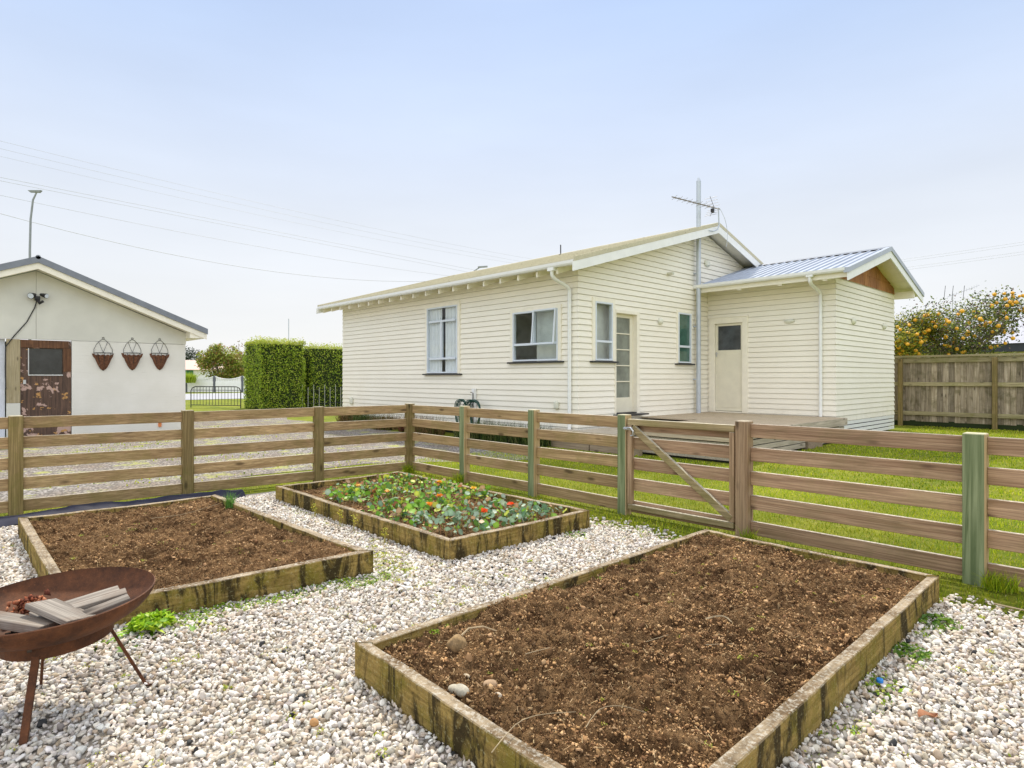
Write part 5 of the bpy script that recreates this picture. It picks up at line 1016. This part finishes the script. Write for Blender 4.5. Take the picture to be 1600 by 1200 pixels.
tag(npmesh('rust_lump', V, F, M['crumb'], None, C), 'crumbling reddish lump at the back left inside the fire bowl', 'ember lump')
P = np.array([cp(RG.normal()*0.06, RG.normal()*0.06, 0.328+RG.random()*0.03) for _ in range(260)]); V, F, C = rocks(P, 0.01+0.012*RG.random(260), pal(260, [(0.03, 0.028, 0.025), (0.08, 0.06, 0.05)], 0.3), I1, 0.6, 0.9, None); tag(npmesh('ash', V, F, M['crumb'], None, C), 'dark ash and charcoal in the bottom of the fire bowl', 'ash', kind='stuff')
# ------------------------------------------------ plants in the middle bed
def discs(P, r, cols, tilt=0.5, seg=8, cup=0.12):
    n = len(P); a = np.arange(seg)/seg*2*np.pi; L = np.concatenate([[[0, 0, -cup]], np.stack([np.cos(a), np.sin(a), 0.12*np.cos(a*3)], 1)]); N = np.array([0, 0, 1.0])+RG.normal(size=(n, 3))*tilt; N /= np.linalg.norm(N, axis=1)[:, None]
    t = RG.normal(size=(n, 3)); T = t-(t*N).sum(1)[:, None]*N; T /= np.linalg.norm(T, axis=1)[:, None]; B = np.cross(N, T); Rm = np.stack([B, T, N], 2)
    V = np.einsum('nij,mj->nmi', Rm, L)*np.asarray(r)[:, None, None]+P[:, None, :]; F = np.array([[0, 1+j, 1+(j+1) % seg] for j in range(seg)])[None]+np.arange(n)[:, None, None]*(seg+1)
    c = np.repeat(cols, seg+1, axis=0).reshape(n, seg+1, 3); c[:, 0] *= 1.35; return V.reshape(-1, 3), F.reshape(-1, 3), np.clip(c.reshape(-1, 3), 0, 1)
def midplants():
    cen = []; 
    for _ in range(230):
        u = random.uniform(-6.35, -3.66); v = random.uniform(2.85, 4.2)
        if u < -5.9 and v < 3.2: continue
        if -4.4 < u < -3.9 and v < 3.1 and random.random() < 0.6: continue
        cen.append((u, v))
    cen = np.array(cen); n = 1900; k = RG.integers(0, len(cen), n); P2 = cen[k]+RG.normal(size=(n, 2))*0.06; ok = inside(P2, MID, -0.08); P2 = P2[ok]; k = k[ok]; n = len(P2)
    hh = 0.125+0.085*RG.random(n)*(0.6+0.6*RG.random(len(cen)))[k]; P = np.column_stack([P2, hh]); blue = P2[:, 0] > -4.5
    c = pal(n, [(0.14, 0.30, 0.03), (0.24, 0.42, 0.05), (0.08, 0.17, 0.03), (0.42, 0.46, 0.06), (0.34, 0.14, 0.06), (0.42, 0.28, 0.16)], 0.3, [0.28, 0.24, 0.20, 0.11, 0.07, 0.10]); cb = pal(n, [(0.22, 0.33, 0.22), (0.34, 0.44, 0.33), (0.12, 0.22, 0.12)], 0.25); m = blue & (RG.random(n) < 0.6) | (RG.random(n) < 0.15); c[m] = cb[m]
    A = discs(P, 0.010+0.022*RG.random(n), c, 0.9)
    Bv, Bf, Bc = blades(np.column_stack([P2+RG.normal(size=(n, 2))*0.02, np.full(n, 0.09)]), (hh-0.09)*1.15, 0.006, pal(n, [(0.26, 0.34, 0.06), (0.34, 0.18, 0.09), (0.42, 0.32, 0.18)], 0.2), 0.9)
    V, F, C = cat_mesh([A, (Bv, Bf, Bc)]); tag(npmesh('leafy_ground_cover', V, F, M['leaf'], None, C), 'mass of round green and grey green leaves filling the middle bed', 'leafy plants', kind='stuff')
midplants()
FLW = [(-4.05, 3.78, (0.85, 0.09, 0.02), 'bright red orange flower'), (-4.0, 3.42, (0.80, 0.12, 0.03), 'small red flower nearest the right end board'), (-5.45, 4.02, (0.85, 0.42, 0.03), 'yellow orange flower furthest back in the middle bed'), (-4.9, 4.05, (0.80, 0.50, 0.06), 'pale yellow orange flower near the back board'),
       (-4.55, 3.25, (0.85, 0.30, 0.03), 'orange flower at the front of the middle bed'), (-4.8, 3.55, (0.80, 0.25, 0.03), 'orange flower in the centre of the middle bed'), (-5.85, 3.25, (0.75, 0.45, 0.08), 'faded orange leaf like flower at the left of the bed'), (-5.35, 3.3, (0.80, 0.45, 0.10), 'pale orange flower left of centre in the bed')]
for x, y, c, lab in FLW:
    n = 7; P = np.array([[x+0.018*math.cos(i), y+0.018*math.sin(i), 0.215+0.01*random.random()] for i in range(n)]); V, F, C = leaves(P, 0.045, pal(n, [c], 0.1), 0.5, 0.9, np.array([0, 0, 1.0])); b = blades(np.array([[x, y, 0.09]]), np.array([0.13]), 0.005, np.array([[0.2, 0.3, 0.06]]), 0.05); V, F, C = cat_mesh([(V, F, C), b])
    tag(npmesh('garden_flower', V, F, M['leaf'], None, C), lab, 'flower', 'flowers among the leaves of the middle bed')
# ------------------------------------------------ weeds and small things
WG = [(0.26, 0.42, 0.03), (0.16, 0.30, 0.03), (0.40, 0.46, 0.06)]
def weed(x, y, z, n, s, r, cs, name=None, label=None, cat='weed'):
    a = RG.random(n)*2*np.pi; q = np.sqrt(RG.random(n))*r; P = np.stack([x+q*np.cos(a), y+q*np.sin(a), z+s*0.4+RG.random(n)*s*1.2*(1-q/r*0.6)], 1); out = leaves(P, s*(0.6+0.8*RG.random(n)), pal(n, cs, 0.25), 0.7, 0.5, np.array([0, 0, 1.0]))
    if name: return tag(npmesh(name, *out[:2], M['leaf'], None, out[2]), label, cat)
    return out
def bigweed(x, y, z, n, L, w, label, name='broadleaf_weed', up=0.6, cs=WG):
    Vs, Fs, Cs = [], [], []; o = 0
    for k in range(n):
        a = 2*math.pi*k/n+random.uniform(-.3, .3); el = random.uniform(0.25, 1.0)*up; m = 9; LL = L*random.uniform(0.6, 1.1); c = pal(1, cs, 0.2)[0]
        for i in range(m+1):
            t = i/m; d = LL*t*math.cos(el*(1-0.5*t)); zz = z+LL*(math.sin(el)*t*1.1-0.75*t*t*(1-el*0.4)) ; zz = max(zz, z+0.01*t); ww = w*math.sin(math.pi*min(1, t*0.9+0.12))*(1.0 if i % 2 else 0.5)
            for s_ in (-1, 0, 1): Vs.append((x+d*math.cos(a)-s_*ww*math.sin(a), y+d*math.sin(a)+s_*ww*math.cos(a), zz+(0.0 if s_ == 0 else ww*0.3))); Cs.append(c*(1.25 if s_ == 0 else 1))
            if i: q = o+i*3; Fs += [(q-3, q, q+1, q-2), (q-2, q+1, q+2, q-1)]
        o += (m+1)*3
    return tag(npmesh(name, np.array(Vs), np.array(Fs), M['leaf'], None, np.clip(np.array(Cs), 0, 1)), label, 'weed')
weed(-3.69, 0.84, 0.03, 420, 0.045, 0.10, [(0.30, 0.50, 0.02), (0.18, 0.36, 0.02), (0.45, 0.60, 0.04)], 'leafy_weed', 'upright leafy crown of the bright weed beside the fire bowl')
bigweed(-3.70, 0.80, 0.0, 26, 0.22, 0.016, 'jagged bright green rosette beside the fire bowl at the left bed', up=0.9, cs=[(0.28, 0.46, 0.02), (0.18, 0.36, 0.02), (0.42, 0.56, 0.04)])
bigweed(-3.66, 1.02, 0.0, 22, 0.25, 0.020, 'spreading jagged weed just right of the lush one at the left bed', up=0.5)
bigweed(-3.60, 0.68, 0.0, 20, 0.20, 0.018, 'low jagged weed lying on the gravel just under the bowl rim', up=0.5, cs=[(0.12, 0.22, 0.03), (0.2, 0.3, 0.04)])
clump('chive_clump', -6.05, 2.03, 0.11, 160, 0.17, 0.05, [(0.10, 0.24, 0.05), (0.16, 0.32, 0.06)], 'tuft of bright green grassy leaves in the far corner of the left bed', 'plant', w=0.005, lean=0.6)
clump('grass_tuft', -7.42, 4.93, 0.0, 130, 0.15, 0.10, GC[:3], 'weedy grass tuft around the fence corner post', 'grass', w=0.006); clump('grass_tuft', -6.28, 4.93, 0.0, 130, 0.15, 0.10, GC[:3], 'weedy grass tuft at the first green post from the corner', 'grass', w=0.006)
clump('grass_tuft', -0.74, 4.95, 0.0, 200, 0.13, 0.10, GC[:3], 'grass tuft at the right foot of the nearest green post', 'grass', w=0.005); clump('grass_tuft', -2.38, 4.9, 0.0, 120, 0.12, 0.07, GC[:3], 'grass tuft at the foot of the brown gate post', 'grass', w=0.005)
weed(-3.42, 3.95, 0.0, 60, 0.03, 0.12, WG, 'leafy_weed', 'low green weed patch against the right end of the middle bed')
weed(-0.86, 3.98, 0.0, 120, 0.035, 0.11, [(0.08, 0.18, 0.02), (0.18, 0.3, 0.03)], 'leafy_weed', 'green weed at the far right corner of the large bed')
weed(-0.87, 3.45, 0.0, 110, 0.032, 0.10, [(0.08, 0.18, 0.02), (0.18, 0.3, 0.03)], 'leafy_weed', 'round leaved weed half way along the right side of the large bed')
weed(-0.86, 3.0, 0.0, 120, 0.025, 0.12, WG, 'leafy_weed', 'yellow green weed around the blue cap beside the large bed')
weed(-3.62, 2.05, 0.0, 170, 0.022, 0.14, [(0.12, 0.22, 0.02), (0.22, 0.34, 0.03)], 'leafy_weed', 'mossy green weed patch at the near corner of the left bed')
weed(-3.68, 1.75, 0.0, 170, 0.022, 0.15, [(0.10, 0.20, 0.02), (0.2, 0.32, 0.03)], 'leafy_weed', 'green weeds along the front board of the left bed')
for (x, y, h_) in ((-5.1, 2.66, 0.16), (-4.85, 2.66, 0.15), (-4.35, 2.66, 0.13), (-5.6, 2.66, 0.14)):
    n = 26; P = np.stack([x+RG.normal(size=n)*0.018, y+RG.normal(size=n)*0.012, h_*(0.55+0.5*RG.random(n))], 1); a = leaves(P, 0.016, pal(n, [(0.55, 0.50, 0.05), (0.42, 0.45, 0.05)], 0.2), 0.9, 0.8, np.array([0, 0, 1.0])); b = blades(np.column_stack([x+RG.normal(size=5)*0.01, np.full(5, y), np.zeros(5)]), np.full(5, h_), 0.004, pal(5, [(0.35, 0.32, 0.08)]), 0.15)
    V, F, C = cat_mesh([a, b]); tag(npmesh('flowering_weed', V, F, M['leaf'], None, C), {-5.1: 'taller yellow weed second from the left along the middle bed front', -4.85: 'yellow weed third from the left along the middle bed front', -4.35: 'yellow weed nearest the front corner of the middle bed', -5.6: 'leftmost yellow weed along the front board of the middle bed'}[x], 'weed', 'yellow weeds along the middle bed front board')
def scatter():
    parts = []
    def add(n, gen, zf, cs, s=(0.008, 0.016), r=0.03, m=(8, 22)):
        for _ in range(n):
            x, y = gen(); z = zf(x, y) if callable(zf) else zf; parts.append(weed(x, y, z, random.randint(*m), random.uniform(*s), random.uniform(0.3, 1)*r, cs))
    WY = [(0.42, 0.46, 0.05), (0.28, 0.38, 0.04), (0.5, 0.48, 0.08)]
    def pen():
        while True:
            x, y = random.uniform(-6.5, 0.5), random.uniform(0.2, 4.7); q = np.array([[x, y]])
            if not any(inside(q, Q, 0.03)[0] for Q in (BIG, MID, LEFT)) and infront(q, 0.2)[1][0]: return x, y
    add(190, pen, 0.014, WY, (0.008, 0.016), 0.05)
    def along(a, b, w): 
        def f(): t = random.random(); return a[0]+(b[0]-a[0])*t+random.uniform(-w, w), a[1]+(b[1]-a[1])*t+random.uniform(-w, w)
        return f
    add(130, along((-3.60, 2.25), (-3.75, 1.0), 0.09), 0.012, WG, (0.010, 0.02), 0.06); add(60, along((-3.5, 2.3), (-4.2, 2.45), 0.12), 0.012, WY, (0.010, 0.02), 0.07); add(50, along((-6.6, 2.62), (-3.6, 2.62), 0.06), 0.008, WY, (0.008, 0.015), 0.05); add(34, along((-0.83, 4.3), (-0.83, 2.2), 0.06), 0.008, WG, (0.010, 0.018), 0.05); add(34, along((-2.56, 1.3), (-2.56, 3.0), 0.05), 0.01, WY, (0.007, 0.013), 0.04); add(40, along((-3.6, 2.3), (-2.6, 2.6), 0.4), 0.01, WY, (0.007, 0.013), 0.06); add(30, along((-2.3, 4.5), (-4, 4.45), 0.12), 0.01, WG, (0.01, 0.02), 0.08)
    add(50, lambda: (random.uniform(-2.4, -1.0), random.uniform(1.5, 4.2)), zbig, WY, (0.006, 0.011), 0.028); add(26, lambda: (random.uniform(-6.4, -3.9), random.uniform(0.65, 2.0)), zleft, WY, (0.007, 0.014), 0.05); add(7, along((-2.4, 1.5), (-2.4, 3.2), 0.02), zbig, WG, (0.009, 0.016), 0.04)
    V, F, C = cat_mesh(parts); tag(npmesh('scattered_weeds', V, F, M['leaf'], None, C), 'tiny yellow green seedlings sprinkled over the soil and gravel', 'weeds', kind='stuff')
scatter()
def debris():
    n = 1500; P = RG.random((n, 2))*[8.5, 5.2]+[-7.2, -0.4]
    for Q in (BIG, MID, LEFT): P = P[~inside(P, Q, 0.0)]
    P = P[infront(P, 0.2)[1]]; n = len(P); c, s = rotz(n); ln = 0.006+0.035*RG.random(n)**3; w = 0.0014; Ps = np.column_stack([P, 0.030+0.006*RG.random(n)]); D = np.stack([c*ln, s*ln, RG.normal(size=n)*0.003], 1); Wd = np.stack([-s*w, c*w, np.zeros(n)], 1)
    V = np.stack([Ps-D-Wd, Ps-D+Wd, Ps+D+Wd*0.5, Ps+D-Wd*0.5], 1).reshape(-1, 3); F = np.array([[0, 1, 2, 3]])+np.arange(n)[:, None]*4
    tag(npmesh('dry_litter', V, F, M['crumb'], None, np.repeat(pal(n, [(0.34, 0.25, 0.14), (0.16, 0.10, 0.06), (0.46, 0.38, 0.24)], 0.2), 4, axis=0)), 'bits of dry straw and twig scattered on the white gravel', 'litter', kind='stuff')
debris()
def rock1(name, x, y, z, s, col, label, sc=(1, 0.75, 0.6), cat='stone', az=0):
    V, F = ico(3); V = V.copy(); V *= (1+0.10*(vn(V[:, 0]*1.6+9, V[:, 1]*1.6+V[:, 2]+x*7, 3)-0.5)*2)[:, None]; V = V*np.array(sc)*s; c, s_ = math.cos(az), math.sin(az); V = V @ np.array([[c, s_, 0], [-s_, c, 0], [0, 0, 1]]); V += [x, y, z]
    o = npmesh(name, V, F, plain(name+'_surface', col, 0.85, var=0.35, scale=30, bump=0.4), None, smooth=True); return tag(o, label, cat)
zz = lambda x, y: zbig(x, y)
rock1('garden_stone', -1.93, 1.50, zz(-1.93, 1.5)+0.012, 0.030, (0.46, 0.42, 0.32), 'rounded grey stone at the upper end of the row by the large bed edge', az=0.4)
rock1('garden_stone', -1.855, 1.475, zz(-1.85, 1.48)+0.014, 0.040, (0.50, 0.46, 0.36), 'largest pale mossy stone against the near board of the large bed', (1, 0.62, 0.55), az=-0.1)
rock1('garden_stone', -1.80, 1.57, zz(-1.8, 1.57)+0.006, 0.030, (0.36, 0.24, 0.14), 'brown stone sunk in the soil beside the pale mossy stone', az=0.9)
rock1('garden_stone', -1.72, 1.54, zz(-1.72, 1.54)+0.008, 0.017, (0.50, 0.42, 0.32), 'small buff pebble right of the brown stone')
rock1('garden_stone', -1.98, 1.60, zz(-1.98, 1.6)+0.006, 0.018, (0.45, 0.36, 0.24), 'small flat tan pebble behind the stone row', (1, 0.6, 0.4))
rock1('gravel_pebble', -2.24, 1.06, 0.03, 0.022, (0.42, 0.22, 0.08), 'round orange brown pebble lying on the white gravel')
# dried bulb with stalk
bx, by = -2.20, 1.72; bz = zz(bx, by)+0.028
bl = thing('dried_bulb', (bx, by, bz-0.03), 'round tan coconut like bulb with a long dry stalk on the soil', 'bulb')
V, F = ico(3); V = V*(1+0.14*(vn(V[:, 0]*2.2+5, V[:, 1]*2.2+V[:, 2]*2, 1)-0.5)*2)[:, None]*np.array([1, 0.9, 0.88])*0.046+[bx, by, bz]; npmesh('husk', V, F, plain('husk', (0.34, 0.22, 0.10), 0.9, var=0.45, scale=40, bump=0.8), bl, smooth=True)
b = MB(); b.tube([(bx+0.01, by+0.02, bz+0.04), (bx, by+0.07, bz+0.055), (bx+0.02, by+0.14, bz+0.05), (bx+0.045, by+0.20, bz+0.02)], [0.005, 0.004, 0.004, 0.003], 6); b.build('stalk', plain('dry_stalk', (0.42, 0.32, 0.19), 0.85), bl)
def twig(P, r, label, c=(0.42, 0.33, 0.20)):
    Q = [Vector(p) for p in P]; K = []
    for i in range(len(Q)-1):
        p0, p1, p2, p3 = Q[max(i-1, 0)], Q[i], Q[i+1], Q[min(i+2, len(Q)-1)]
        for j in range(5):
            t = j/5; K.append(0.5*((2*p1)+(p2-p0)*t+(2*p0-5*p1+4*p2-p3)*t*t+(3*p1-p0-3*p2+p3)*t**3)+Vector((random.uniform(-1, 1), random.uniform(-1, 1), 0))*0.0015)
    K.append(Q[-1]); b = MB(); b.tube(K, [r*0.8*(1-0.4*i/len(K)) for i in range(len(K))], 5); tag(b.build('twig', twigm, None), label, 'twig')
twigm = plain('dry_twig', (0.42, 0.33, 0.20), 0.85, var=0.3, scale=30)
twig([(-1.46, 1.28, 0.17), (-1.50, 1.42, 0.185), (-1.50, 1.52, 0.18), (-1.44, 1.66, 0.165)], 0.0022, 'long curved straw crossing the near board of the large bed')
twig([(-1.90, 1.86, .158), (-1.87, 1.98, .16)], 0.0025, 'straight pale twig on the soil in front of the bulb'); twig([(-1.36, 1.62, .16), (-1.38, 1.72, .175), (-1.35, 1.80, .17), (-1.28, 1.86, .15)], 0.002, 'hooked dry stem near the bottom edge of the photo'); twig([(-1.62, 2.35, .155), (-1.58, 2.47, .165)], 0.002, 'short forked twig in the middle of the large bed')
twig([(-1.42, 2.52, .155), (-1.34, 2.62, .155)], 0.0022, 'thin twig lying right of centre in the large bed'); twig([(-1.22, 1.42, .15), (-1.13, 1.40, .155)], 0.006, 'thick brown root piece at the very bottom of the large bed')
twig([(-1.58, 2.80, .15), (-1.52, 2.86, .165), (-1.47, 2.86, .15)], 0.007, 'bent brown root poking out of the soil in the large bed'); twig([(-0.70, 4.52, 0.03), (-0.52, 4.50, 0.035)], 0.008, 'brown stick on the gravel near the nearest green post'); twig([(-0.55, 3.25, 0.035), (-0.42, 3.5, 0.035), (-0.40, 3.7, 0.03)], 0.004, 'thin grey twig on the gravel right of the large bed')
twig([(-5.95, 1.35, 0.15), (-5.9, 1.6, 0.16), (-5.95, 1.9, 0.20)], 0.003, 'pale dry stem at the back of the left bed')
# dry leaf, blue cap
b = MB(); n = 8
for i in range(n+1):
    t = i/n; w_ = 0.024*math.sin(math.pi*min(1, t+0.06))**0.7; x, y = -0.66+0.085*t*0.55, 2.77+0.085*t*0.85
    for s_ in (-1, 0, 1): b.v.append((x+s_*w_*0.84, y-s_*w_*0.54, 0.040+0.012*abs(s_)+0.008*math.sin(t*6)))
    if i: q = i*3; b.f += [(q-3, q, q+1, q-2), (q-2, q+1, q+2, q-1)]; b.mi += [0, 0]
tag(b.build('dry_leaf', plain('dry_leaf', (0.38, 0.17, 0.08), 0.7, var=0.3, scale=30)), 'curled brown dry leaf on the gravel right of the large bed', 'leaf')
b = MB(); b.lathe((-0.86, 3.0, 0.032), [(0.001, 0.010), (0.012, 0.010), (0.014, 0.007), (0.014, -0.004)], 16); tag(b.build('bottle_cap', plain('blue_plastic', (0.02, 0.22, 0.65), 0.4)), 'small bright blue bottle cap among weeds beside the large bed', 'bottle cap')
# weed mat strip
nx, ny = 10, 70; U, Vv = np.meshgrid(np.linspace(0, 1, nx), np.linspace(0, 1, ny), indexing='ij'); yy = -1.2+Vv*3.75; xx = -7.50+(yy-0.55)*0.067-0.0+U*0.42*(1-0.35*Vv)+0.03*(vn(yy*3, U*2, 2)-0.5); hz_ = 0.02+0.075*np.sin(math.pi*np.clip(U, 0, 1))*(0.5+fbm(xx*5, yy*3, 3, 6))+0.03*(fbm(xx*14, yy*9, 3, 7)-0.5)
ii = np.arange(nx*ny).reshape(nx, ny); F = np.stack([ii[:-1, :-1], ii[1:, :-1], ii[1:, 1:], ii[:-1, 1:]], 2).reshape(-1, 4)
tag(npmesh('weed_mat', np.stack([xx, yy, hz_], 2).reshape(-1, 3), F, M['mat'], None, smooth=True), 'crumpled black weed mat between the left fence and the left bed', 'weed mat')
